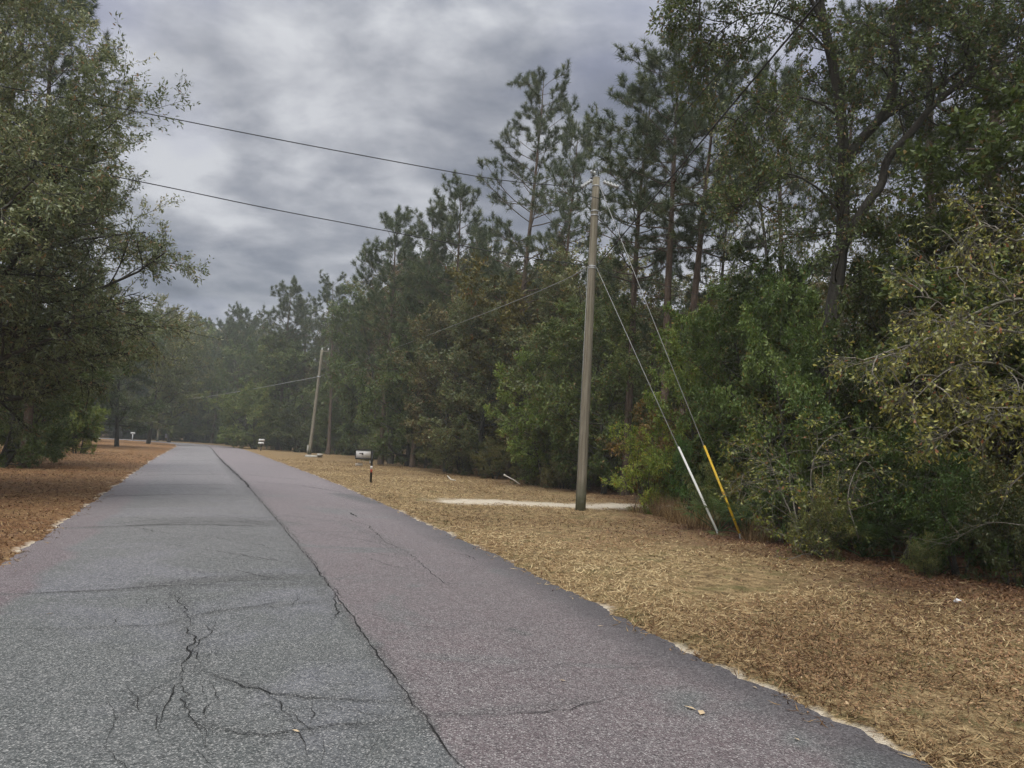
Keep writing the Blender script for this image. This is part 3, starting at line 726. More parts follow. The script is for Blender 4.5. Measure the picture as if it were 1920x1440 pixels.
k = (e > 0.05-0.30*rng.uniform(0, 1, len(xy))**4) & (rng.uniform(0, 1, len(xy)) < pr*(1-0.95*fringe_f(xy, e))) & (wdd > -6)
xy, r, u, wdd, e = xy[k], r[k], u[k], wdd[k], e[k]
L = rng.uniform(0.011, 0.044, len(xy))**1.0*(1+r*0.016)*np.where(u > 0, np.clip(1.35-wdd*0.12, 0.75, 1.35), 1.0)
drift = fnoise(xy, 1.3, 12, 4)-0.5
pd_ = np.where(u > 0, np.clip(0.40-(wdd-2.6)*0.13+1.5*drift, 0.15, 0.86), 0.48+0.9*drift)
dk_ = rng.uniform(0, 1, len(xy)) < pd_
tint = np.clip(np.where(dk_, rng.beta(1.3, 5, len(xy))*0.6, 0.42+rng.beta(1.5, 2.8, len(xy))*0.6-np.where(u > 0, np.clip(3.6-wdd, 0, 3.6)*0.075, 0.20)), 0, 1)
lay('fallen_leaves', xy, onroad(xy, gheight(xy)+rng.uniform(0.004, 0.03, len(xy)), e), L, L*rng.uniform(0.28, 0.5, len(xy)), tint, LITTER, 'brown fallen leaves lying over both verges', rng, tilt=0.5)
xy, r = scatter(250000, 3.0, 60, -48, 46, rng)
u, s, e, wdd, tk = info(xy)
k = (e > 0.03-0.28*rng.uniform(0, 1, len(xy))**4) & (wdd > -2) & (rng.uniform(0, 1, len(xy)) > 0.95*fringe_f(xy, e)) & (rng.uniform(0, 1, len(xy)) < np.where(u > 0, np.clip(-0.25+wdd*0.26+1.8*(fnoise(xy, 1.1, 41, 4)-0.5), 0.03, 1), 0.7)*np.clip((tk-0.7+1.2*(fnoise(xy, 1.5, 60, 3)-0.5))/0.7, 0.05, 1))
xy, r, u, e = xy[k], r[k], u[k], e[k]
L = rng.uniform(0.05, 0.14, len(xy))
lay('dry_turf', xy, onroad(xy, gheight(xy)+rng.uniform(0.004, 0.035, len(xy)), e), L, 0.0045*(1+r*0.16)*rng.uniform(.7, 1.3, len(xy)), np.clip(np.where(u > 0, rng.beta(1.0, 1.0, len(xy))+0.7*(fnoise(xy, 0.7, 43, 4)-0.5), rng.beta(0.9, 3.2, len(xy))), 0, 1), STRAW, 'dormant tan grass blades and pine straw on the verges', rng, tilt=0.32)
# a few stray leaves on the asphalt
for i, (px, py, sz) in enumerate([(1305, 1345, .09), (1312, 1354, .11), (1060, 1296, .05), (640, 1148, .05), (1500, 1400, .05), (1120, 1180, .05), (742, 1010, .06), (560, 1400, .04), (85, 1160, .05), (1420, 1297, .04)]):
    g = at(px, py); z = surf_z(np.array([g[:2]]))[0]+0.008; a = rng.uniform(0, 3)
    D = np.array([math.cos(a), math.sin(a), 0.05])
    v, F, _ = leaf_faces(np.array([[g[0], g[1], z]]), D[None], sz, sz*0.35, rng, 2.0, 0.06)
    o = obj('fallen_leaf', mesh('fallen_leaf', v, F, {'tint': np.full(len(v), 0.95)}), LITTER)
    tag(o, ['pale curled leaf lying on the right lane near its edge', 'long tan leaf lying flat beside the curled leaf on the right lane'][i] if i < 2 else 'small dry leaf lying alone on the grey asphalt', 'leaf', 'stray leaves on the road')

# ------------------------------------------------------------------ air
hb = MB(); hb.box((-30, 60, 16), (1900, 2100, 34.4))
m, nt = new_mat('haze_air'); n = N(nt)
pv = n('ShaderNodeVolumePrincipled', {'Color': (0.90, 0.93, 0.89, 1), 'Density': 0.0010, 'Anisotropy': 0.2})
n.out(None, pv.outputs[0])
hz_o = hb.build('haze', m); hz_o['kind'] = 'stuff'; hz_o['label'] = 'thin grey haze hanging over the road and the wood'; hz_o['category'] = 'haze'
# ------------------------------------------------------------------ prototypes
PA = pine('tall_pine', 3, 22.0, 0.60, 3.9, 58, 6, 34, 0.31, 0.020, 0.17)
PB = pine('wood_pine', 8, 17.0, 0.50, 3.7, 46, 6, 32, 0.29, 0.018, 0.16, dead=14)
PC = pine('slim_pine', 14, 18.0, 0.44, 3.3, 40, 6, 32, 0.29, 0.018, 0.15, dead=18)
PD = pine('bushy_pine', 23, 15.0, 0.66, 3.7, 56, 6, 34, 0.31, 0.020, 0.16)
HA = hardwood('edge_tree', 31, 9.0, 4.1, 0.5, 32, 8, 7, 22, 0.16, 0.072, peak=0.45)
HB = hardwood('edge_tree_b', 37, 10.0, 3.9, 0.9, 32, 8, 7, 20, 0.16, 0.068, peak=0.5, leafmat=LEAF_OAK, brown=0.10)
HC = hardwood('low_tree', 41, 6.0, 3.3, 0.3, 30, 8, 7, 20, 0.14, 0.062, peak=0.4, stems=3, brown=0.04)
HD = hardwood('canopy_tree', 47, 14.0, 3.8, 4.0, 24, 8, 7, 9, 0.13, 0.058, peak=0.5, leafmat=LEAF_OAK, brown=0.12, gaps=0.12)
HE = hardwood('thin_tree', 53, 12.0, 2.8, 3.0, 22, 7, 6, 11, 0.13, 0.055, peak=0.5, leafmat=LEAF_OAK, brown=0.2, gaps=0.1)
HF = hardwood('tall_tree', 59, 14.0, 5.2, 2.2, 36, 8, 7, 20, 0.20, 0.085, peak=0.5, leafmat=LEAF_OAK, brown=0.06)
SA = hardwood('shrub', 61, 2.2, 1.25, 0.15, 28, 6, 5, 13, 0.085, 0.036, stems=7, r0=0.022, peak=0.5, leafspread=0.03)
SB = hardwood('shrub_b', 67, 1.8, 1.5, 0.10, 28, 6, 5, 13, 0.080, 0.036, stems=7, r0=0.018, peak=0.35, up=(50, 88), leafmat=LEAF_OAK, leafspread=0.03)
SC = hardwood('twiggy_shrub', 71, 2.4, 1.9, 0.15, 26, 7, 5, 5, 0.075, 0.034, stems=6, r0=0.022, wood=BARK_PALE, leafmat=LEAF_PALE, peak=0.4, up=(40, 80), droop=0.05, bareness=0.35, leafspread=0.02)
H0 = {id(PA): 22.0, id(PB): 17.0, id(PC): 18.0, id(PD): 15.0, id(HA): 9.0, id(HB): 10.0, id(HC): 6.0, id(HD): 14.0, id(HE): 12.0, id(HF): 14.0, id(SA): 2.2, id(SB): 1.8, id(SC): 2.4}
prng = np.random.default_rng(99)

def T(kind, label, cat, proto, px, dist, top, color=(1, 1, 1), wide=1.0, rot=None, group=None, parts=('trunk', 'crown')):
    p = spot(px, dist); h = height(px+0.05*(hor(px)-top), top, dist); s = h/H0[id(proto)]
    return plant(kind, label, cat, proto, p, (s*wide, s*wide, s), prng.uniform(0, 6.28) if rot is None else rot, color, group, parts=parts)

G_PINE = 'pines rising from the wood on the right'
# ---- pines
T('pine_tree', 'tallest lone pine with bare trunk and open spiky crown left of the near pole', 'pine', PA, 953, 43, 150, (1, 1, 1.02), 1.0, 0.6, G_PINE)
T('pine_tree', 'slim pine just right of the near pole top, first of three bare trunks', 'pine', PB, 1172, 30, 182, (1, 1.03, 1), 1.0, 1.1, G_PINE)
T('pine_tree', 'middle pine of the three bare trunks right of the near pole', 'pine', PC, 1238, 27, 105, (1, 1, 1), 1.15, 2.2, G_PINE)
T('pine_tree', 'thick reddish pine trunk, right one of the three bare trunks by the pole', 'pine', PC, 1281, 26.5, 130, (0.95, 1, 0.95), 1.2, 4.0, G_PINE)
T('pine_tree', 'tall dark pine with straight trunk behind the crooked oak limbs', 'pine', PC, 1745, 20, -260, (0.9, 0.9, 0.85), 1.0, 5.0, G_PINE)
T('pine_tree', 'dark pine trunk at the right edge of the picture', 'pine', PB, 1862, 17.5, -330, (0.9, 0.9, 0.85), 1.0, 0.3, G_PINE)
T('pine_tree', 'thin small pine between the tallest pine and the near pole', 'pine', PC, 1035, 38, 235, (1, 1, 1), 0.75, 3.3, G_PINE)
T('pine_tree', 'pine with rounded top just left of the tallest pine, lower than it', 'pine', PD, 845, 50, 372, (1, 1.02, 1), 0.9, 1.7, G_PINE)
T('pine_tree', 'pine left of the round-topped pine, leaning over the wood edge', 'pine', PB, 775, 53, 405, (1, 1, 1), 1.0, 2.9, G_PINE)
T('pine_tree', 'leftmost pine of the near wood, its branches against the sky', 'pine', PD, 716, 56, 415, (1, 1.03, 1), 0.95, 5.6, G_PINE)
T('pine_tree', 'thin grey-trunked pine standing behind the far leaning pole', 'pine', PC, 617, 86, 528, (1, 1, 1.04), 1.15, 0.2, G_PINE)
T('pine_tree', 'pointed pine on the skyline left of the far leaning pole', 'pine', PD, 522, 100, 545, (1, 1, 1), 1.0, 3.0, G_PINE)
T('pine_tree', 'pine beside the pointed pine on the skyline, a little lower', 'pine', PB, 562, 106, 566, (1, 1, 1), 1.2, 4.4, G_PINE)
T('pine_tree', 'pale small pine on the far skyline near the bend of the road', 'pine', PD, 440, 122, 588, (1, 1.05, 1), 0.95, 1.3, G_PINE)
T('pine_tree', 'tiny pine top in the skyline dip above the bend', 'pine', PB, 398, 132, 610, (1, 1.05, 1), 1.2, 2.3, G_PINE)
T('pine_tree', 'big pine behind the left oak, tufted branches against the sky', 'pine', PA, 55, 27, -95, (0.95, 1, 1), 1.02, 3.9, 'pines on the left of the road')
T('pine_tree', 'pine at the upper left corner, mostly hidden by the left oak', 'pine', PA, -80, 24, -150, (0.95, 1, 1), 1.0, 1.9, 'pines on the left of the road')

# ---- trees of the wood's edge on the right
G_EDGE = 'leafy trees along the edge of the wood'
T('broadleaf_tree', 'dense green tree right behind the near utility pole', 'tree', HA, 1135, 31, 590, (0.95, 1.02, 0.8), 0.95, 0.4, G_EDGE)
T('broadleaf_tree', 'bright green low tree left of the near pole, branches hanging over the grass', 'tree', HC, 1028, 34.5, 690, (1.35, 1.5, 0.85), 0.95, 1.4, G_EDGE)
T('broadleaf_tree', 'olive tree with thin top filling the gap left of the near pole', 'tree', HB, 1070, 36, 500, (0.9, 0.95, 0.75), 1.0, 2.0, G_EDGE)
T('broadleaf_tree', 'broad dull green tree in front of the tallest pine', 'tree', HB, 905, 44, 560, (0.85, 0.95, 0.75), 1.05, 2.4, G_EDGE)
T('broadleaf_tree', 'brownish tree beneath the round-topped pine', 'tree', HB, 838, 48, 590, (1.0, 0.92, 0.78), 1.0, 3.1, G_EDGE)
T('broadleaf_tree', 'dark green tree at the wood edge behind the white mailbox', 'tree', HA, 765, 55, 600, (0.85, 0.95, 0.85), 1.0, 4.0, G_EDGE)
T('broadleaf_tree', 'thin half-bare tree with grey twigs under the leftmost near pine', 'tree', HE, 735, 60, 520, (1.0, 0.98, 0.9), 1.1, 5.0, G_EDGE)
T('broadleaf_tree', 'large rounded tree between the mailbox and the far leaning pole', 'tree', HA, 705, 72, 560, (0.9, 1.0, 0.9), 0.75, 0.9, G_EDGE)
T('broadleaf_tree', 'low spreading tree just right of the far leaning pole', 'tree', HC, 650, 90, 700, (0.95, 1.0, 0.85), 1.0, 5.9, G_EDGE)
T('broadleaf_tree', 'grey-green rounded tree just left of the far leaning pole', 'tree', HA, 545, 101, 655, (1.0, 1.05, 0.95), 1.1, 2.1, G_EDGE)
T('broadleaf_tree', 'pale olive low tree behind the far white mailbox', 'tree', HC, 485, 97, 740, (1.45, 1.45, 1.15), 1.3, 3.6, G_EDGE)
T('broadleaf_tree', 'mid green tall tree on the outside of the bend', 'tree', HA, 455, 116, 655, (0.95, 1.05, 0.95), 1.0, 4.9, G_EDGE)
T('broadleaf_tree', 'dark narrow tree at the end of the straight, where the road bends away', 'tree', HB, 385, 133, 690, (0.6, 0.72, 0.6), 1.0, 0.5, G_EDGE)
T('broadleaf_tree', 'tall light green tree closing the view above the bend', 'tree', HA, 352, 140, 618, (0.95, 1.1, 0.85), 0.95, 1.0, G_EDGE)
T('broadleaf_tree', 'dark glossy tree right of the guy wires, foliage from waist height up', 'tree', HA, 1420, 19, 560, (0.9, 1.1, 0.75), 0.72, 0.2, G_EDGE)
T('broadleaf_tree', 'light green young tree behind the yellow guy marker', 'tree', HC, 1345, 21.5, 640, (1.3, 1.45, 0.8), 0.75, 2.2, G_EDGE)
T('broadleaf_tree', 'rust-brown thin tree between the three pines and the dark glossy tree', 'tree', HE, 1335, 25, 640, (1.5, 0.85, 0.55), 0.9, 4.2, G_EDGE)
T('broadleaf_tree', 'tall airy tree with crown against the sky left of the crooked oak', 'tree', HD, 1440, 24, 215, (0.85, 0.95, 0.75), 0.62, 0.8, G_EDGE)
T('broadleaf_tree', 'tall tree behind the crooked oak, small leaves against the white sky', 'tree', HD, 1640, 23, 170, (0.8, 0.85, 0.6), 0.8, 2.9, G_EDGE)
T('broadleaf_tree', 'tall tree at the right edge, sky glinting through its leaves', 'tree', HD, 1840, 21, 130, (0.8, 0.85, 0.6), 0.85, 4.1, G_EDGE)
T('broadleaf_tree', 'mid-height olive tree between crooked oak and right picture edge', 'tree', HB, 1735, 16.5, 440, (0.9, 0.88, 0.55), 0.8, 5.3, G_EDGE)
T('broadleaf_tree', 'dark tree low behind the yellowing foreground branches', 'tree', HA, 1660, 15.5, 480, (0.5, 0.54, 0.32), 0.72, 3.3, G_EDGE)
T('broadleaf_tree', 'shaded tree at the far right edge behind the yellowing branches', 'tree', HB, 1900, 13.5, 400, (0.6, 0.56, 0.34), 0.75, 1.9, G_EDGE)
T('broadleaf_tree', 'dark tree low behind the crooked oak trunk', 'tree', HC, 1525, 19.5, 560, (0.55, 0.62, 0.4), 0.9, 2.6, G_EDGE)

T('broadleaf_tree', 'green leafy tree standing in front of the crooked oak trunk', 'tree', HC, 1525, 14.7, 590, (0.95, 1.15, 0.8), 0.62, 1.6, G_EDGE)
# ---- left side of the road
G_LEFT = 'trees on the left of the road'
T('broadleaf_tree', 'dark round evergreen tree left of the bend', 'tree', HA, 228, 127, 632, (0.42, 0.60, 0.46), 0.95, 1.2, G_LEFT)
T('broadleaf_tree', 'olive-brown tree over the far roadside pole, left of the bend', 'tree', HF, 318, 113, 595, (1.0, 1.0, 0.66), 0.85, 2.5, G_LEFT)
T('broadleaf_tree', 'tall tree behind the dark round evergreen', 'tree', HA, 165, 126, 600, (0.5, 0.66, 0.5), 0.95, 4.0, G_LEFT)
T('broadleaf_tree', 'deep green tree at the left picture edge behind the big oak', 'tree', HA, 25, 30, 470, (0.9, 1.0, 0.8), 1.05, 0.1, G_LEFT)
T('broadleaf_tree', 'leafy tree in the middle of the left yard, half behind the oak', 'tree', HF, 96, 58, 540, (0.8, 0.92, 0.72), 1.1, 5.1, G_LEFT)
T('broadleaf_tree', 'low yellow-green tree standing alone on the left lawn', 'tree', HC, 150, 44, 745, (1.6, 1.65, 0.9), 0.85, 2.7, G_LEFT)
T('broadleaf_tree', 'tree far behind the left yard, filling the gap under the oak', 'tree', HA, 60, 85, 640, (0.6, 0.7, 0.6), 1.5, 3.7, G_LEFT)
T('shrub', 'dark red leafed shrub in the left yard', 'shrub', SA, 68, 62, 785, (2.2, 0.55, 0.8), 1.0, 0.3, parts=('stems', 'foliage'))
T('shrub', 'round dark clipped shrub beside the dark red shrub', 'shrub', SB, 96, 60, 800, (0.45, 0.6, 0.45), 0.95, 1.3, parts=('stems', 'foliage'))

T('broadleaf_tree', 'dense dark tree by the road on the left, clear of the ground, before the bend', 'tree', HF, 222, 68, 600, (0.50, 0.68, 0.50), 1.0, 0.7, G_LEFT)
T('broadleaf_tree', 'olive tree leaning its crown over the left road edge just before the bend', 'tree', HF, 280, 92, 598, (0.80, 0.88, 0.58), 0.95, 3.7, G_LEFT)
# ---- the big oak that leans in from the left
OAK_L = hardwood('big_oak', 83, 9.5, 5.5, 2.1, 62, 10, 9, 31, 0.105, 0.036, r0=0.2, leafmat=LEAF_OAK, peak=0.5, up=(55, 86), brown=0.05, leafspread=0.05, droop=0.0)
plant('oak_tree', 'big oak with long narrow glinting leaves at the left edge of the road', 'oak', OAK_L, spot(-108, 17.2), 1.0, 0.8, (1.15, 1.22, 1.18))

T('broadleaf_tree', 'low dark tree at the left picture edge, foliage touching the lawn', 'tree', HC, 2, 27, 660, (0.75, 0.85, 0.65), 0.9, 0.6, G_LEFT)
T('broadleaf_tree', 'low dark tree between the left edge and the lone yellow-green tree', 'tree', HC, 66, 38, 690, (0.7, 0.82, 0.65), 0.85, 2.6, G_LEFT)
T('broadleaf_tree', 'dark spreading tree behind the lone yellow-green tree on the left lawn', 'tree', HC, 118, 66, 690, (0.6, 0.75, 0.6), 1.15, 4.6, G_LEFT)
# ---- trees deeper in the wood
SKY = np.array([(200, 640), (330, 625), (400, 640), (480, 625), (560, 620), (640, 620), (680, 640), (700, 540), (760, 500), (820, 500), (900, 500), (980, 510), (1070, 540), (1100, 600), (1330, 600), (1360, 540), (1450, 500), (1920, 480)])
def proj(p):
    q = np.array(p, float)-EYEP; z = q@_f
    return 960+FPX*(q@_r)/z, 720-FPX*(q@_u)/z
EL, _, _ = resample(EDGE_W[4:], 1.0)
pts = []
frng = np.random.default_rng(4)
tries = 0
while len(pts) < 92 and tries < 6000:
    tries += 1
    i = int(frng.uniform(0, 1)**1.25*(len(EL)-1)); t = norm(EL[min(i+1, len(EL)-1)]-EL[max(i-1, 0)])
    off = frng.uniform(3.0, 24.0); q = EL[i]+np.array([t[1], -t[0]])*off
    if polydist(q[None], EDGE_W)[0] > -2.6 or abs(polydist(q[None], TRACK)[0]) < 1.6: continue
    if pts and min(np.hypot(*(q-a)) for a, *_ in pts) < 2.3: continue
    px, _ = proj((q[0], q[1], EYE))
    if px < 120 or px > 2150 or q[1] < 9: continue
    if (q[1] < 92 and px < 700) or (px < 760 and q[1] < 80 and off < 7): continue
    pts.append((q, off, px))
for k_ in range(13):
    px = -60+46*k_; q = spot(px, 138+9*(k_ % 3)); pts.append((q[:2], 5, px))
for px, d_ in ((-20, 70), (40, 100), (-90, 60), (60, 96), (0, 108)): pts.append((spot(px, d_)[:2], 5, px))
for q, off, px in pts:
    top = np.interp(px, SKY[:, 0], SKY[:, 1])+frng.uniform(-15, 130)
    h = max(3.0, EYE+(hor(px)-top)/FPX*q[1])
    pr = [HA, HB, HC, HA, HB, HE][int(frng.integers(0, 6))]
    if h < 5: pr = HC
    if px > 1360 and frng.uniform() < 0.35: pr = HE
    s = h/H0[id(pr)]; wv = min(1.25, max(0.8, 1.35/s**0.5))
    g = frng.uniform(0.5, 0.85)
    plant('wood_tree', 'background tree half hidden behind the roadside trees', 'tree', pr, (q[0], q[1], -0.05), (s*wv, s*wv, s), frng.uniform(0, 6.28),
          (g*frng.uniform(0.95, 1.4), g*frng.uniform(0.9, 1.05), g*frng.uniform(0.5, 0.85)), 'background trees')
# bare pine trunks standing inside the wood
for px, dist, top in ((1115, 40, 520), (1210, 36, 470), (1330, 30, 300), (1470, 26, 100), (1560, 28, 60), (880, 52, 470), (800, 60, 480), (655, 92, 590)):
    T('pine_tree', 'slender pine inside the wood, only its trunk and top showing', 'pine', PC, px, dist, top, (0.9, 0.95, 0.9), 0.9, None, 'slender pines inside the wood')

# ------------------------------------------------------------------ trees drawn limb by limb
def limb_tree(name, limbs, seed, n2, n3, n4, nleaf, l2, l3, leafL, leafW, wood, leafmat, droop=0.02, six=False, brown=0.1, bareness=0.0, spread=0.04, t0=0.3, skip=0, l4=0.3, twr=0.003):
    rng = np.random.default_rng(seed)
    WV, WF = [], []; cnt = 0; lp = []
    def add(P, R_, sd):
        nonlocal cnt
        v, f = tubes(P, R_, sd); WV.append(v); WF.append(f+cnt); cnt += len(v)
    for i, (pl, ra, rb) in enumerate(limbs):
        P, st_, L = resample(np.array(pl), 0.15)
        P = P+np.cumsum(rng.normal(0, 0.006, P.shape), 0)*np.linspace(0, 1, len(P))[:, None]
        add(P[None], np.linspace(ra, rb, len(P))[None], 10)
        if i >= skip: lp.append((P, L, ra, rb))
    S2, D2, L2 = [], [], []
    for P, L, ra, rb in lp:
        k = max(3, int(n2*L)); p, Tn, t, _ = sample(P[None], k, t0, 1.0, rng)
        S2.append(p); d = swing(Tn, np.radians(rng.uniform(35, 80, k)), rng, 0.2); D2.append(d); L2.append(l2*rng.uniform(0.5, 1.2, k)*(1.1-0.5*t))
    S2, D2, L2 = np.concatenate(S2), np.concatenate(D2), np.concatenate(L2)
    P2 = grow(S2, D2, L2, 7, rng, 0.15, 0.015-droop); add(P2, taper(0.006+0.012*L2, 7, 0.35), 5)
    p, Tn, t, b = sample(P2, n3, 0.2, 1.0, rng); L3 = L2[b]*l3*rng.uniform(0.5, 1.1, len(b))
    P3 = grow(p, swing(Tn, np.radians(rng.uniform(25, 65, len(b))), rng, 0.2), L3, 5, rng, 0.17, -droop); add(P3, taper(np.clip(0.005*L3/0.5, twr, 0.009), 5, 0.5), 4)
    p, Tn, t, b = sample(P3, n4, 0.25, 1.0, rng)
    P4 = grow(p, swing(Tn, np.radians(rng.uniform(25, 60, len(b))), rng, 0.1), l4*rng.uniform(0.5, 1.2, len(b)), 4, rng, 0.2, -droop); add(P4, taper(np.full(len(P4), twr), 4, 0.6), 3)
    wm = mesh(name+'_wood', np.concatenate(WV), [np.concatenate(WF)], smooth=True); wm.materials.append(wood)
    P4 = P4[rng.uniform(0, 1, len(P4)) >= bareness]
    p, Tn, t, b = sample(P4, nleaf, 0.2, 1.0, rng); p = p+rng.normal(0, spread, p.shape)
    d = swing(Tn, np.radians(rng.uniform(20, 75, len(b))), rng, 0.1); d[:, 2] -= 0.1+droop*2; d = norm(d)
    v, F, k = leaf_faces(p, d, leafL, leafW, rng, six=six)
    tint = np.clip(rng.beta(2.2, 2.4, len(P4))[b]*0.6+rng.uniform(0, 0.38, len(b)), 0, 0.95); tint = np.where(rng.uniform(0, 1, len(b)) < brown, 1.0, tint)
    lm = mesh(name+'_leaves', v, F, {'tint': np.repeat(tint, k)}); lm.materials.append(leafmat)
    return wm, lm
def limb_px(pts_, d0, d1, origin):
    dd = np.linspace(d0, d1, len(pts_))
    return [at_d(x, y, d)-origin for (x, y), d in zip(pts_, dd)]
o0 = spot(1532, 16.0)
trunk = [np.array([0, 0, -0.1])] + limb_px([(1545, 800), (1556, 620), (1572, 500), (1578, 433), (1578, 361), (1580, 307), (1573, 202), (1561, 137), (1547, 72), (1531, -5), (1510, -110), (1500, -230)], 16, 15.6, o0)
limbs = [(trunk, 0.20, 0.06),
         (limb_px([(1578, 325), (1605, 274), (1630, 245), (1650, 224), (1662, 200), (1674, 168), (1680, 120), (1672, 60), (1690, -20), (1680, -110)], 15.9, 15.0, o0), 0.115, 0.035),
         (limb_px([(1648, 228), (1691, 199), (1745, 173), (1800, 130), (1850, 60), (1880, -20)], 15.6, 14.8, o0), 0.065, 0.025),
         (limb_px([(1582, 462), (1605, 415), (1630, 375), (1652, 347), (1660, 307), (1673, 285), (1706, 249), (1745, 202), (1782, 170), (1816, 148), (1821, 124), (1807, 83), (1789, 36), (1766, -10), (1740, -80)], 15.8, 14.2, o0), 0.10, 0.03),
         (limb_px([(1816, 148), (1850, 132), (1885, 112), (1925, 80), (1990, 30)], 14.7, 14.0, o0), 0.05, 0.02),
         (limb_px([(1540, 40), (1500, -40), (1450, -90), (1390, -90), (1330, -40), (1280, 40)], 15.6, 14.6, o0), 0.05, 0.012),
         (limb_px([(1552, 95), (1505, 50), (1450, 25), (1395, 30), (1340, 65), (1300, 120)], 15.7, 15.0, o0), 0.028, 0.008),
         (limb_px([(1575, 220), (1530, 190), (1470, 180), (1410, 200), (1360, 240)], 15.8, 15.2, o0), 0.030, 0.008),
         (limb_px([(1574, 400), (1530, 350), (1475, 325), (1425, 350), (1380, 400)], 15.8, 15.2, o0), 0.030, 0.008),
         (limb_px([(1528, -20), (1420, -120), (1330, -110), (1260, -60)], 15.6, 14.8, o0), 0.05, 0.02)]
OAK_R = limb_tree('crooked_oak', limbs, 12, 4.4, 7, 4, 9, 1.3, 0.55, 0.088, 0.040, BARK_OAK, LEAF, 0.02, brown=0.12, t0=0.35, l4=0.24)
plant('oak_tree', 'crooked oak with two limbs sweeping up right, crown beyond the picture top', 'oak', OAK_R, o0, 1.0, 0.0, (0.85, 0.92, 0.8))

o1 = spot(2040, 10.2)
limbs = [([np.array([0, 0, -.1]), np.array([-.05, 0, .8]), np.array([0.02, .05, 1.7]), np.array([.05, .1, 2.8]), np.array([.1, .1, 3.9])], 0.10, 0.03),
         (limb_px([(2030, 640), (1970, 575), (1900, 562), (1830, 585), (1760, 620), (1700, 640), (1640, 655), (1585, 672)], 10.2, 9.6, o1), 0.030, 0.007),
         (limb_px([(1760, 620), (1722, 645), (1694, 655), (1672, 690), (1646, 724)], 9.8, 9.5, o1), 0.014, 0.005),
         (limb_px([(2035, 720), (1960, 640), (1880, 620), (1800, 600), (1740, 560), (1690, 560)], 10.1, 9.4, o1), 0.026, 0.006),
         (limb_px([(2030, 800), (1960, 740), (1890, 690), (1820, 680), (1760, 700), (1690, 760)], 10.1, 9.2, o1), 0.024, 0.006),
         (limb_px([(1900, 562), (1870, 520), (1800, 500), (1740, 510)], 10.0, 9.8, o1), 0.016, 0.006),
         (limb_px([(2040, 480), (1960, 440), (1900, 450), (1840, 420), (1790, 440)], 10.2, 9.8, o1), 0.022, 0.006),
         (limb_px([(2030, 860), (1950, 800), (1880, 780), (1800, 800), (1750, 850)], 10.0, 9.0, o1), 0.018, 0.005)]
OAK_Y = limb_tree('yellowing_oak', limbs, 29, 4.6, 7, 4, 3, 0.8, 0.6, 0.066, 0.031, BARK_PALE, LEAF_PALE, 0.09, six=True, brown=0.03, bareness=0.15, spread=0.015, t0=0.15, skip=1, l4=0.22, twr=0.0022)
plant('oak_tree', 'small yellowing oak at the right edge with pale bare twigs and spoon-shaped leaves', 'oak', OAK_Y, o1, 1.0, 0.0, (1.1, 1.1, 0.95))

# ---- shrubs in front of the wood
G_SH = 'shrubs in front of the wood'
P2_ = ('stems', 'foliage')
T('shrub', 'bright yellow-green bush standing right of the near pole by the sand track', 'shrub', SA, 1222, 21.6, 822, (1.75, 1.8, 0.75), 0.9, 0.4, G_SH, P2_)
T('shrub', 'dark green glossy bush just left of the white guy marker', 'shrub', SA, 1292, 20.5, 845, (0.8, 1.25, 0.8), 0.75, 1.8, G_SH, P2_)
T('shrub', 'low dull bush between the white and the yellow guy marker', 'shrub', SB, 1330, 18.5, 900, (0.9, 1.05, 0.6), 0.7, 4.4, G_SH, P2_)
T('twiggy_shrub', 'tangled bush of pale bare twigs right of the yellow guy marker', 'shrub', SC, 1530, 13.6, 800, (0.85, 0.9, 0.6), 1.05, 0.7, G_SH, P2_)
T('twiggy_shrub', 'smaller pale twiggy bush at the foot of the wood below the crooked oak', 'shrub', SC, 1482, 15.4, 860, (0.9, 1.0, 0.8), 0.75, 3.0, G_SH, P2_)
T('shrub', 'leafy green bush in front of the tangled pale twigs, close to the leaf litter', 'shrub', SB, 1535, 13.2, 935, (0.95, 1.0, 0.6), 0.72, 2.0, G_SH, P2_)
T('shrub', 'shaded green bush below the yellowing branches', 'shrub', SA, 1690, 13.2, 840, (0.50, 0.66, 0.42), 0.95, 2.0, G_SH, P2_)  # right-end bushes: canopy shade is put into their darker leaf colour
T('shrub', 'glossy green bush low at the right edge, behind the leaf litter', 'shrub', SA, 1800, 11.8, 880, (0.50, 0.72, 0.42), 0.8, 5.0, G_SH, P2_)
T('shrub', 'small bush at the right picture edge under the oak', 'shrub', SB, 1905, 10.9, 930, (0.55, 0.62, 0.4), 0.75, 5.5, G_SH, P2_)
T('shrub', 'low seedling bush nearest the road at the right edge of the litter', 'shrub', SB, 1740, 11.6, 1020, (0.8, 0.88, 0.5), 0.75, 1.1, G_SH, P2_)
for i, (px, dist, top, c, lb) in enumerate([(1165, 33, 835, (0.8, 0.7, 0.5), 'brown bush in the shade behind the sand track'), (1010, 36.5, 835, (0.75, 0.8, 0.55), 'dull bush at the wood edge left of the near pole'),
        (930, 41, 835, (0.9, 0.75, 0.55), 'russet bush below the tallest pine'), (870, 46, 820, (0.85, 0.9, 0.6), 'olive bush left of the tallest pine trunk'), (800, 53, 815, (0.9, 0.85, 0.65), 'grey-brown bush right of the white mailbox'),
        (725, 66, 800, (0.75, 0.85, 0.65), 'dark bush directly behind the white mailbox'), (655, 88, 805, (0.85, 0.9, 0.7), 'bush at the foot of the thin grey-trunked pine'), (530, 101, 805, (0.7, 0.85, 0.65), 'bush between the far white mailbox and the leaning pole'),
        (440, 122, 800, (0.7, 0.8, 0.65), 'dim bush on the outside of the bend'), (1062, 33.5, 850, (0.8, 0.75, 0.5), 'shaded bush just left of the near pole')]):
    T('shrub', lb, 'shrub', SB if i % 2 else SA, px, dist, top, c, 1.1, None, 'undergrowth along the wood edge', P2_)
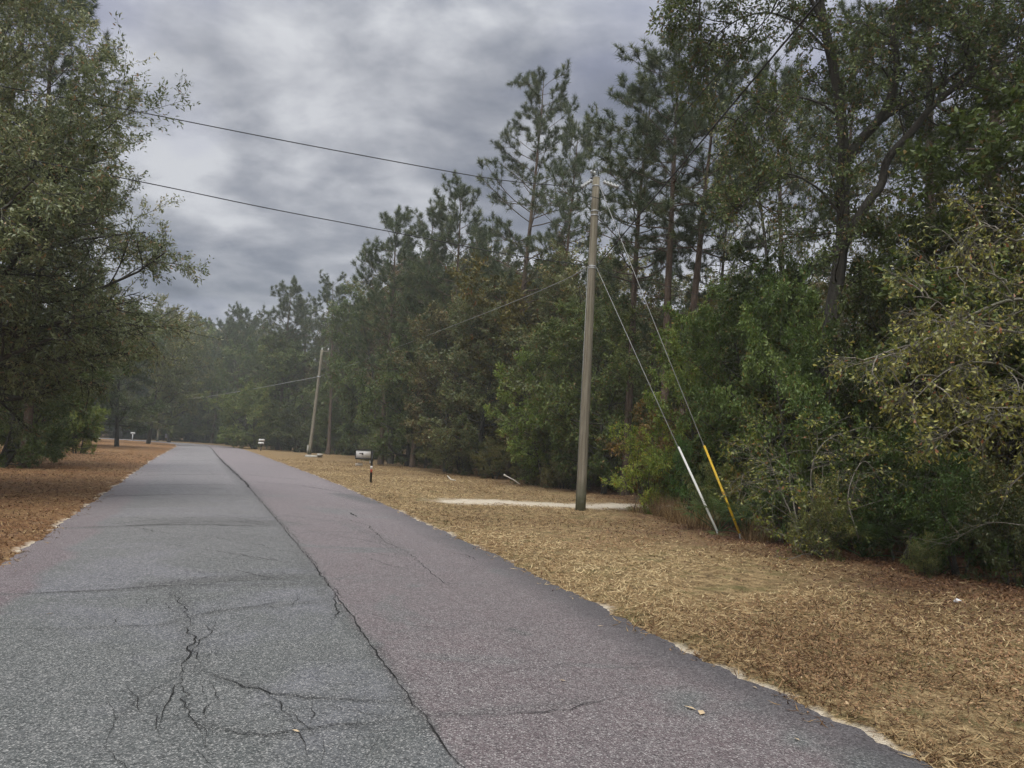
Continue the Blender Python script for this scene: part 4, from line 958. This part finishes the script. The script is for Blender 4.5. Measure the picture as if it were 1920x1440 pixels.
for i in range(16):     # dim undergrowth closing the view between the trunks
    q = EL[int(2+i*2.3)]; t = norm(EL[int(3+i*2.3)]-EL[int(1+i*2.3)]); q = q+np.array([t[1], -t[0]])*(2.3+1.6*(i % 3))
    if abs(polydist(q[None], TRACK)[0]) < 1.2: continue
    s = frng.uniform(1.0, 1.7); g = frng.uniform(0.5, 0.8)
    plant('wood_shrub', 'dim undergrowth bush inside the wood, between the trunks', 'shrub', [SA, SB, SC][i % 3], (q[0], q[1], 0), s, frng.uniform(0, 6.28), (g*1.2, g, g*0.6), 'undergrowth inside the wood', parts=P2_)

for i in range(26):     # undergrowth closing off the far end, round the outside of the bend and behind the leaning pole
    px = -40+22*i if i < 22 else 560+34*(i-22); d_ = 134+5*(i % 4) if i < 22 else 90+3*(i % 3)
    g = frng.uniform(0.5, 0.75); s = frng.uniform(1.5, 2.4)
    plant('far_shrub', 'dim far bush under the trees round the bend', 'shrub', [SA, SB][i % 2], tuple(spot(px, d_)), (s*1.3, s*1.3, s), frng.uniform(0, 6.28), (g, g*1.05, g*0.8), 'far undergrowth round the bend', parts=P2_)
for px, dist, top, c, lb in ((1255, 26, 790, (1.2, 0.72, 0.48), 'rusty brown bush in the shade between the sand track and the pine trunks'), (1315, 22, 800, (1.2, 0.85, 0.5), 'brown-leafed bush behind the white guy marker'), (1376, 18.2, 890, (1.2, 1.2, 0.7), 'olive bush just behind the yellow guy marker')):
    T('shrub', lb, 'shrub', SA, px, dist, top, c, 0.95, None, G_SH, P2_)
# the wood goes on beside the camera, past the right edge of the picture
for x_, y_, pr, h_, c in ((10.5, 12.2, HA, 8.5, (0.7, 0.8, 0.5)), (11.5, 8.6, HB, 9.5, (0.8, 0.85, 0.55)), (13.0, 4.6, HF, 13.0, (0.75, 0.8, 0.55)), (12.6, 0.6, HA, 8.0, (0.8, 0.9, 0.6)), (14.5, -3.5, HB, 10.0, (0.8, 0.85, 0.55)), (15.5, 10.5, HD, 14.5, (0.8, 0.85, 0.6)), (18.0, 6.0, HF, 12.5, (0.65, 0.7, 0.5)),
                          (19.0, 1.0, HA, 9.0, (0.65, 0.75, 0.5)), (17.0, 14.5, HA, 9.0, (0.6, 0.7, 0.45)), (22.0, 10.0, HB, 10.0, (0.6, 0.66, 0.45)), (24.0, 16.0, HA, 9.0, (0.6, 0.66, 0.45))):
    s_ = h_/H0[id(pr)]; plant('wood_tree', 'background tree half hidden behind the roadside trees', 'tree', pr, (x_, y_, -.05), s_, frng.uniform(0, 6.28), c, 'background trees')
for x_, y_, pr, s_ in ((8.3, 9.3, SA, 1.0), (9.0, 7.2, SB, 1.1), (9.6, 5.2, SA, 0.9), (10.4, 3.0, SB, 1.2), (10.8, 0.4, SA, 1.0), (9.4, 10.9, SC, 1.0)):
    plant('wood_shrub', 'dim undergrowth bush inside the wood, between the trunks', 'shrub', pr, (x_, y_, 0), s_, frng.uniform(0, 6.28), (0.75, 0.8, 0.5), 'undergrowth inside the wood', parts=P2_)
def palmetto(seed, nf=9, Rr=0.62):
    rng = np.random.default_rng(seed); V, F, tt = [], [], []; cnt = 0; SV, SF = [], []; sn = 0
    for i in range(nf):
        az = i*2.4+rng.normal(0, .3); el = rng.uniform(0.35, 1.2); d = np.array([math.cos(az)*math.cos(el), math.sin(az)*math.cos(el), math.sin(el)]); L = rng.uniform(0.45, 0.8)
        P = grow(np.zeros((1, 3)), d[None], [L], 6, rng, 0.05, -0.08); v, f = tubes(P, np.linspace(0.012, 0.006, 6)[None], 5); SV.append(v); SF.append(f+sn); sn += len(v)
        c = P[0, -1]; ax = norm(P[0, -1]-P[0, -2]); side = norm(np.cross(ax, UPV)); k = 22; a = np.radians(np.linspace(-105, 105, k))
        D = norm(np.cos(a)[:, None]*ax+np.sin(a)[:, None]*side+rng.normal(0, .05, (k, 3))-0.12*UPV); nv = np.cross(side, ax); L2 = Rr*(0.75+0.25*np.cos(a))[:, None]*rng.uniform(.85, 1.1, (k, 1)); S = norm(np.cross(D, nv))*0.014
        v = np.stack([c+D*0.02, c+D*L2*0.4-S, c+D*L2-UPV*L2*0.18, c+D*L2*0.4+S], 1).reshape(-1, 3); V.append(v); F.append(np.arange(4*k).reshape(-1, 4)+cnt); cnt += 4*k; tt.append(np.full(4*k, rng.uniform(0.1, 1)))
    s_ = mesh('palmetto_stalks', np.concatenate(SV), [np.concatenate(SF)]); s_.materials.append(FROND)
    l_ = mesh('palmetto_fronds', np.concatenate(V), [np.concatenate(F)], {'tint': np.concatenate(tt)}); l_.materials.append(FROND)
    return s_, l_
PAL = palmetto(5)
for px, dist, s, lb in ((1352, 16.9, 1.0, 'fan palmetto growing between the feet of the two guy wires'), (1405, 16.4, 1.15, 'fan palmetto just right of the yellow guy marker, under the bushes'), (1620, 13.6, 1.1, 'fan palmetto in the shade behind the tangled twigs')):
    plant('palmetto', lb, 'palmetto', PAL, spot(px, dist), s, prng.uniform(0, 6), (0.9, 1.05, 0.8), 'palmettos at the wood edge', parts=('stalks', 'fronds'))

def grass_clump(seed, nb_, Hh, Rr):
    rng = np.random.default_rng(seed); a = rng.uniform(0, 6.28, nb_); r = Rr*np.sqrt(rng.uniform(0, 1, nb_)); S = np.stack([np.cos(a)*r, np.sin(a)*r, 0*a], 1)
    D = np.stack([np.cos(a)*r*0.5, np.sin(a)*r*.5, 0*a+1], 1)+rng.normal(0, .22, (nb_, 3)); P = grow(S, D, Hh*rng.uniform(0.4, 1.1, nb_), 5, rng, .10, -0.06)
    w_ = rng.uniform(0.003, 0.007, nb_); sd_ = norm(np.cross(P[:, -1]-P[:, 0], rng.normal(0, 1, (nb_, 3)))); wk = np.linspace(1, .15, 5)
    A = P+sd_[:, None]*(w_[:, None]*wk)[..., None]; B = P-sd_[:, None]*(w_[:, None]*wk)[..., None]
    v = np.stack([A, B], 2).reshape(-1, 3); i = np.arange(nb_)[:, None]*10+np.arange(4)[None]*2; F = np.stack([i, i+1, i+3, i+2], -1).reshape(-1, 4)
    me = mesh('dry_grass', v, [F], {'tint': np.repeat(rng.uniform(0, .85, nb_), 10)}); me.materials.append(STRAW); return me
gc = [grass_clump(3, 420, 0.95, 0.34), grass_clump(4, 300, 0.6, 0.4)]
for px, dist, k, s, lb in ((1246, 20.6, 0, 0.75, 'tall clump of dead tan grass below the yellow-green bush'), (1266, 20.0, 0, 0.65, 'shorter dead grass clump right of the tall tan clump'), (1208, 21.2, 1, 0.8, 'dead grass clump nearest the end of the sand track'),
                           (1290, 18.9, 1, 1.1, 'sprawling brown grass left of the white guy marker'), (1320, 17.6, 1, 1.0, 'brown grass at the foot of the white guy marker'), (1425, 15.6, 1, 0.8, 'brown grass right of the yellow guy marker'), (1040, 34.5, 1, 1.3, 'dead grass at the wood edge left of the near pole')):
    o = obj('dry_grass_clump', gc[k], None, None, spot(px, dist)); o.scale = (s, s, s); o.rotation_euler = (0, 0, prng.uniform(0, 6)); tag(o, lb, 'grass', 'clumps of dead grass')

# ------------------------------------------------------------------ utility poles
def utility_pole(label, base, top, r0_, r1_, detail=0):
    o = empty('utility_pole', base); tag(o, label, 'utility pole', 'wooden utility poles')
    b = np.array(base); t = np.array(top)-b; k = np.linspace(0, 1, 14)[:, None]
    m_ = MB(); m_.tube(t*k-np.array([0, 0, 0.3])*(1-k), np.linspace(r0_, r1_, 14), 20); m_.build('pole_shaft', POLE, o, True)
    return o, t
p1b = at(1088, 960); p1t = at_d(1118, 333, p1b[1]); p1t[2] -= 0.0
p1, t1 = utility_pole('near grey wooden utility pole on the right verge beside the sand track', p1b, p1t, 0.140, 0.098)
def on1(z): return t1*(z/t1[2])
zlow = height(1112, 500, p1b[1])
def ring(z, r_, hh, name, matl):
    m_ = MB(); c = on1(z); m_.tube([c-[0, 0, hh/2], c+[0, 0, hh/2]], [r_, r_], 20); m_.build(name, matl, p1, True)
for z in (zlow, zlow-0.05, zlow+1.55, zlow+1.43, t1[2]-0.25): ring(z, np.interp(z, [0, t1[2]], [0.140, 0.098])+0.006, 0.035, 'metal_band', METAL_GREY)
def insulator(p0, p1_, sheds, name='insulator'):
    p0, p1_ = np.array(p0), np.array(p1_); L = np.linalg.norm(p1_-p0); pts_, rr = [], []
    for i in range(sheds):
        for f_, r_ in ((0.0, .022), (0.35, .028), (0.5, .058), (0.62, .058), (0.75, .028)): pts_.append(p0+(p1_-p0)*((i+f_)/sheds)); rr.append(r_)
    pts_.append(p1_); rr.append(.02); m_ = MB(); m_.tube(pts_, rr, 12); m_.build(name, PORCELAIN, p1, True)
def loc1(px, py, dd=0.0): return at_d(px, py, p1b[1]+dd)-p1b
def local_tube(pts_, r_, name, matl):
    m_ = MB(); m_.tube(pts_, r_, 8); m_.build(name, matl, p1, True)
insulator(loc1(1110, 338, -.1), loc1(1090, 351, -.35), 4)
insulator(loc1(1131, 341, -.1), loc1(1160, 351, -.5), 5)
insulator(loc1(1117, 326, 0), loc1(1107, 321, -.1), 2)
local_tube([loc1(1113, 330, -.05), loc1(1107, 322, -.1), loc1(1120, 314, -.15), loc1(1123, 332, 0)], 0.012, 'jumper_wire', CABLE)
local_tube([loc1(1090, 351, -.35), loc1(1100, 366, -.2), loc1(1122, 372, -.25), loc1(1150, 360, -.45), loc1(1160, 351, -.5)], 0.010, 'jumper_wire', CABLE)
m_ = MB(); z = t1[2]
m_.tube([on1(z-0.005), on1(z+0.02)], [0.101, 0.094], 20); m_.build('pole_cap', METAL_GREY, p1, True)
local_tube([on1(0.25)+[-.137, -.03, 0], on1(zlow)+[-.112, -.03, 0]], 0.007, 'ground_wire', GUY)

p2b = at(580, 852); p2t = at_d(604, 656, p2b[1]+0.5)
p2, t2 = utility_pole('far leaning utility pole on the right verge, before the bend', p2b, p2t, 0.19, 0.13)
m_ = MB(); m_.box(t2*0.995+np.array([0.35, 0, -.1]), (0.7, 0.1, 0.1)); m_.build('cross_arm', WOODPOLE, p2)
for dx in (0.0, 0.65):
    m_ = MB(); c = t2*0.995+np.array([dx, 0, 0]); m_.tube([c, c+[0, 0, .12], c+[0, 0, .16], c+[0, 0, .28]], [.03, .09, .05, .07], 10); m_.build('insulator', PORCELAIN, p2, True)
m_ = MB(); c = t2*0.74; m_.tube([c-[0, 0, .06], c+[0, 0, .06]], [.185, .185], 16); m_.build('metal_band', METAL_GREY, p2, True)
p3b = at(295, 828); p3t = p3b+np.array([0.1, 0, 8.6])
p3, t3 = utility_pole('farthest utility pole at the bend, only its foot showing below the trees', p3b, p3t, 0.17, 0.12)

def wire(label, pts_, r_, group='overhead wires', n_=40, sag=0.0):
    pts_ = [np.array(p, float) for p in pts_]
    if len(pts_) == 2:
        t = np.linspace(0, 1, n_)[:, None]; P = pts_[0]*(1-t)+pts_[1]*t; P[:, 2] -= (4*sag*t*(1-t))[:, 0]
    else: P, _, _ = resample(np.array(pts_), np.linspace(0, sum(np.linalg.norm(a-b) for a, b in zip(pts_[:-1], pts_[1:])), n_))
    m_ = MB(); m_.tube(P, r_, 6); o = m_.build('overhead_wire', CABLE, None, True); tag(o, label, 'wire', group); return o
def ray_z(px, py, z):
    d = ray(px, py); return EYEP+d*(z-EYE)/d[2]
wire('upper wire crossing the open sky from the left oak to the near pole', [p1b+loc1(1090, 351, -.35), at_d(960, 340, 19.2), at_d(845, 322, 18.6), at_d(540, 265, 17.6), at_d(235, 205, 16.6), at_d(-60, 150, 15.8), at_d(-320, 98, 15.2)], 0.0115)
wire('lower wire crossing the sky from the left oak to the near pole', [p1b+on1(zlow)+[-.1, -.1, 0], at_d(960, 478, 19.0), at_d(720, 432, 17.6), at_d(500, 390, 16.5), at_d(285, 345, 15.4), at_d(0, 288, 14.2), at_d(-300, 225, 13.0)], 0.0105)
A = p1b+on1(zlow)+np.array([.12, -.1, 0]); B1 = ray_z(1240, 361, zlow+0.05); B2 = ray_z(1538, 0, zlow+0.35)
dirn = norm(B2-A)
wire('thick dark cable rising to the upper right in front of the crooked oak', [A, A+(B2-A)*0.33+(B1-(A+(B2-A)*0.33))*0.0, B1*0.0+(A+(B2-A)*0.66), B2, B2+dirn*9], 0.0145)
A2 = p1b+loc1(1160, 351, -.5); Bz = ray_z(1345, 140, A2[2]-0.1)
wire('thin wire from the near pole top running up among the pine crowns to the right', [A2, A2+(Bz-A2)*0.5-[0, 0, .06], Bz, Bz+norm(Bz-A2)*14], 0.009)
wire('slack pale cable from the near pole back to the far leaning pole', [p1b+on1(zlow)+[-.13, 0, -.02], at_d(1062, 523, 23), at_d(960, 567, 32), at_d(820, 622, 45), at_d(690, 672, 62), p2b+t2*0.74], 0.012).data.materials[0] = GUY
wire('pale cable from the far leaning pole to the farthest pole at the bend', [p2b+t2*0.74, at_d(460, 732, 96), at_d(370, 746, 108), p3b+np.array([0, 0, 6.3])], 0.03).data.materials[0] = GUY
wire('thin service wire leaving the near pole to the right, over the guy wires', [p1b+on1(zlow)+[.12, 0, 0], at_d(1195, 534, 22), at_d(1225, 530, 22.4), at_d(1350, 566, 24.5), at_d(1420, 590, 26)], 0.008)

def guy(label, foot, head, gpx, gmat, r_):
    o = empty('guy_wire', foot); tag(o, label, 'guy wire', 'guy wires of the near pole')
    h = np.array(head)-foot; m_ = MB(); m_.tube([h*0-np.array([0, 0, .02]), h*0.5-np.array([0, 0, .03]), h], 0.0075, 6); m_.build('strand', GUY, o, True)
    ts = np.linspace(0, 1, 400); ys = np.array([proj(foot+h*t)[1] for t in ts]); tg = ts[np.argmin(np.abs(ys-gpx))]
    m_ = MB(); m_.tube([h*0.012, h*(tg*.5)+[0, 0, .006], h*tg], [r_, r_, r_*.92], 12); g = m_.build('marker_sleeve', gmat, o, True)
    m_ = MB(); m_.tube([[0, 0, -.1], h*0.015], 0.016, 8); m_.build('anchor_rod', METAL_GREY, o, True)
    return o
guy('guy wire of the near pole with a white plastic marker sleeve', at(1348, 1004), p1b+on1(zlow)+[.12, -.05, -.03], 838, OFFWHITE, 0.026)
guy('guy wire of the near pole with a yellow plastic marker sleeve', at(1391, 1011), p1b+on1(t1[2]-.25)+[.1, -.05, 0], 836, YELLOW, 0.026)

# ------------------------------------------------------------------ mailboxes
def text_mesh(s, size, depth):
    c = bpy.data.curves.new('digits', 'FONT'); c.body = s; c.size = size; c.extrude = depth; c.align_x = 'CENTER'; c.align_y = 'CENTER'
    o = bpy.data.objects.new('digits', c); C.objects.link(o); dg = bpy.context.evaluated_depsgraph_get(); me = bpy.data.meshes.new_from_object(o.evaluated_get(dg)); bpy.data.objects.remove(o); me.name = 'digits'; me.materials.clear(); return me
def tunnel(m_, L, W, Hh, x0=0.0, z0=0.0, k=10, ar=0.3):
    a = np.linspace(0, np.pi, k+1); hw = W/2; zs = Hh-hw*ar
    prof = [(-hw, 0), (hw, 0)]+[(hw*math.cos(t), zs+hw*ar*math.sin(t)) for t in a]
    prof = np.array(prof); nn_ = len(prof); V_ = np.concatenate([np.c_[np.full(nn_, x0+x), prof[:, 0], z0+prof[:, 1]] for x in (-L/2, L/2)])
    i = np.arange(nn_); F_ = np.stack([i, np.roll(i, -1), np.roll(i, -1)+nn_, i+nn_], 1)
    n0 = m_.n; m_.add(V_, F_); m_.F.setdefault(nn_, []).append(np.array([i[::-1]+n0, i+nn_+n0]))
base = at(695, 906); mb = empty('mailbox', base); tag(mb, 'white mailbox in a black frame on a striped post on the right verge', 'mailbox', 'roadside mailboxes'); mb.rotation_euler = (0, R(-1.0), R(14))
m_ = MB(); m_.box((0, 0, .60), (.074, .074, 1.30)); m_.build('post', BLACKP, mb)
m_ = MB(); m_.box((0, 0, .595), (.080, .080, .13)); m_.build('white_band', WHITETAPE, mb)
m_ = MB(); m_.box((0, 0, .47), (.080, .080, .115)); m_.build('red_band', REDTAPE, mb)
m_ = MB(); m_.box((-.07, -.02, .83), (.05, .05, .14), 0, .6); m_.build('bracket', WHITE, mb)
m_ = MB(); m_.box((-.335, 0, .925), (.585, .24, .045)); m_.build('shelf', BLACKP, mb)
m_ = MB(); m_.box((-.335, 0, 1.268), (.585, .24, .03)); m_.box((-.615, .10, 1.10), (.03, .03, .30)); m_.build('frame_top', BLACKP, mb)
m_ = MB(); tunnel(m_, .52, .19, .29, -.325, .952); bx_ = m_.build('box_body', WHITE, mb)
m_ = MB(); tunnel(m_, .018, .20, .285, -.597, .952); dr = m_.build('door', WHITE, mb)
m_ = MB(); m_.box((-.615, 0, 1.20), (.02, .05, .025)); m_.build('door_handle', BLACKP, dr)
m_ = MB(); m_.box((-.42, -.104, 1.135), (.15, .012, .028)); m_.box((-.365, -.106, 1.105), (.045, .012, .06)); m_.build('flag', BLACKP, mb)
m_ = MB(); m_.box((-.475, 0, .695), (.27, .014, .105)); pl_ = m_.build('number_plate', SIGNW, mb)
dg_ = obj('digits', text_mesh('1711', .10, .002), DIGIT, pl_, (-.475, -.010, .695)); dg_.rotation_euler = (R(90), 0, 0)
m_ = MB(); m_.tube([[-.57, 0, .74], [-.57, 0, .91]], .004, 6); m_.tube([[-.38, 0, .74], [-.38, 0, .91]], .004, 6); m_.build('hanger', BLACKP, mb)

def far_mailbox(label, px, py, matbox, matpost, rot, two=False, zb=0.98, L=.5, W=.2, Hh=.24):
    b = at(px, py); o = empty('mailbox', b); tag(o, label, 'mailbox', 'roadside mailboxes'); o.rotation_euler = (0, 0, rot)
    m_ = MB(); m_.box((0, 0, zb/2), (.10, .10, zb)); m_.box((0, 0, zb-.02), (L*.9, .12, .04)); m_.build('post', matpost, o)
    m_ = MB(); tunnel(m_, L, W, Hh, 0, zb); m_.build('box_body', matbox, o)
    m_ = MB(); m_.box((-.05, -W/2-.012, zb+.14), (.16, .012, .03)); m_.build('flag', BLACKP, o)
    if two:
        m_ = MB(); m_.box((-.04, 0, zb-.21), (L, W, .19)); m_.build('newspaper_box', matbox, o)
    return o
far_mailbox('far white two-tier mailbox on a dark post on the right verge', 489, 845, WHITE, BLACKP, R(18), True, 1.06, .62)
far_mailbox('tiny white mailbox on a white post left of the bend', 248, 825.3, WHITE, WHITE, R(10), False, .98, .6)
far_mailbox('tiny grey mailbox on a thin post where the road bends', 313, 829.5, plain('lavender_grey_paint', (.36, .35, .42), .5), METAL_GREY, R(10), True, 1.0, .6)

# ------------------------------------------------------------------ odds and ends
b = at(577, 851.5); m_ = MB(); m_.box((0, 0, .47), (.24, .24, .94), .2, .96); m_.box((0, 0, .955), (.27, .27, .035), .2); o = m_.build('utility_pedestal', plain('pedestal_grey', (.36, .35, .31), .6), None, False, b); tag(o, 'small grey utility pedestal at the foot of the far leaning pole', 'pedestal')
b = at(588, 858); m_ = MB(); m_.box((0, 0, .10), (1.5, .5, .22), .3, .93); m_.box((.55, -.1, .28), (.45, .4, .18), .5, .85); o = m_.build('concrete_block', CONCRETE, None, False, b); tag(o, 'pale broken concrete slab in the grass below the far leaning pole', 'concrete')
a_, c_ = at(975, 909), at(952, 905); c_ = at_d(950, 893, a_[1]+.6)
m_ = MB(); m_.tube([a_+[0, 0, .02], (a_+c_)/2+[.02, 0, .03], c_], [.018, .024, .03], 8); m_.tube([c_, c_+[-.12, .1, .06]], [.03, .05], 8); o = m_.build('stick', STICK, None, True); tag(o, 'bleached stick propped up from the grass at the wood edge', 'stick')
g1, g2, g3 = at(839, 897), at(845, 901), at(854, 902)
m_ = MB(); m_.tube([g1+[0, 0, .12], g2+[0, 0, .05], g3+[0, 0, .03]], [.03, .028, .02], 8); o = m_.build('stick', STICK, None, True); tag(o, 'small curved pale stick lying on the straw left of the propped stick', 'stick')
b = at(1798, 1132)
m_ = MB(); vv = np.array([[-.05, -.02, .02], [0, -.03, .05], [.05, -.01, .02], [.04, .03, .04], [-.01, .035, .06], [-.055, .02, .03]]); m_.add(np.concatenate([vv, vv*[.9, .9, 1]-[0, 0, .018]]), [[0, 1, 4, 5], [1, 2, 3, 4], [6, 11, 10, 7], [7, 10, 9, 8], [0, 6, 7, 1], [1, 7, 8, 2], [2, 8, 9, 3], [3, 9, 10, 4], [4, 10, 11, 5], [5, 11, 6, 0]]); o = m_.build('paper_scrap', WHITE, None, False, b); tag(o, 'crumpled white scrap of paper on the leaf litter at right', 'litter')
# dead branches lying and leaning at the foot of the wood
def dead_branch(label, pts_, r_):
    P = np.array([at_d(x, y, d) for x, y, d in pts_]); m_ = MB(); P2q, _, L = resample(P, 0.08); rr = np.linspace(r_, r_*.3, len(P2q)); m_.tube(P2q, rr, 6)
    rr_ = np.random.default_rng(int(abs(P[0, 0]*100)))
    p, Tn, t, _ = sample(P2q[None], 7, .25, .95, rr_); Q = grow(p, swing(Tn, np.radians(rr_.uniform(25, 60, 7)), rr_), rr_.uniform(.25, .8, 7), 6, rr_, .15, 0)
    for q in Q: m_.tube(q, np.linspace(r_*.4, r_*.15, 6), 5)
    o = m_.build('dead_branch', BARK_PALE, None, True); tag(o, label, 'branch', 'dead branches in the undergrowth'); return o
dead_branch('long pale dead branch arching left over the palmettos', [(1560, 850, 14.2), (1500, 845, 14.3), (1440, 865, 14.5), (1380, 900, 14.8), (1345, 940, 15.2)], .011)
dead_branch('pale forked dead branch above the tangled twigs', [(1540, 1000, 13.2), (1520, 900, 13.3), (1545, 830, 13.4), (1620, 800, 13.6)], .013)
dead_branch('crooked pale branch at the heart of the twiggy bush', [(1610, 1010, 12.8), (1590, 930, 12.9), (1618, 865, 13.0), (1650, 900, 13.0), (1690, 960, 12.9)], .012)
dead_branch('bare arching branch low at the right picture edge', [(1920, 985, 10.2), (1860, 980, 10.3), (1810, 1000, 10.5), (1770, 1030, 10.8)], .008)
dead_branch('slender bare stem leaning behind the young green tree', [(1530, 830, 15.2), (1515, 760, 15.3), (1490, 720, 15.5), (1440, 700, 15.7)], .010)
dead_branch('short tan dead stalk leaning at the end of the sand track', [(1188, 955, 22.3), (1196, 935, 22.3), (1206, 915, 22.3)], .02)
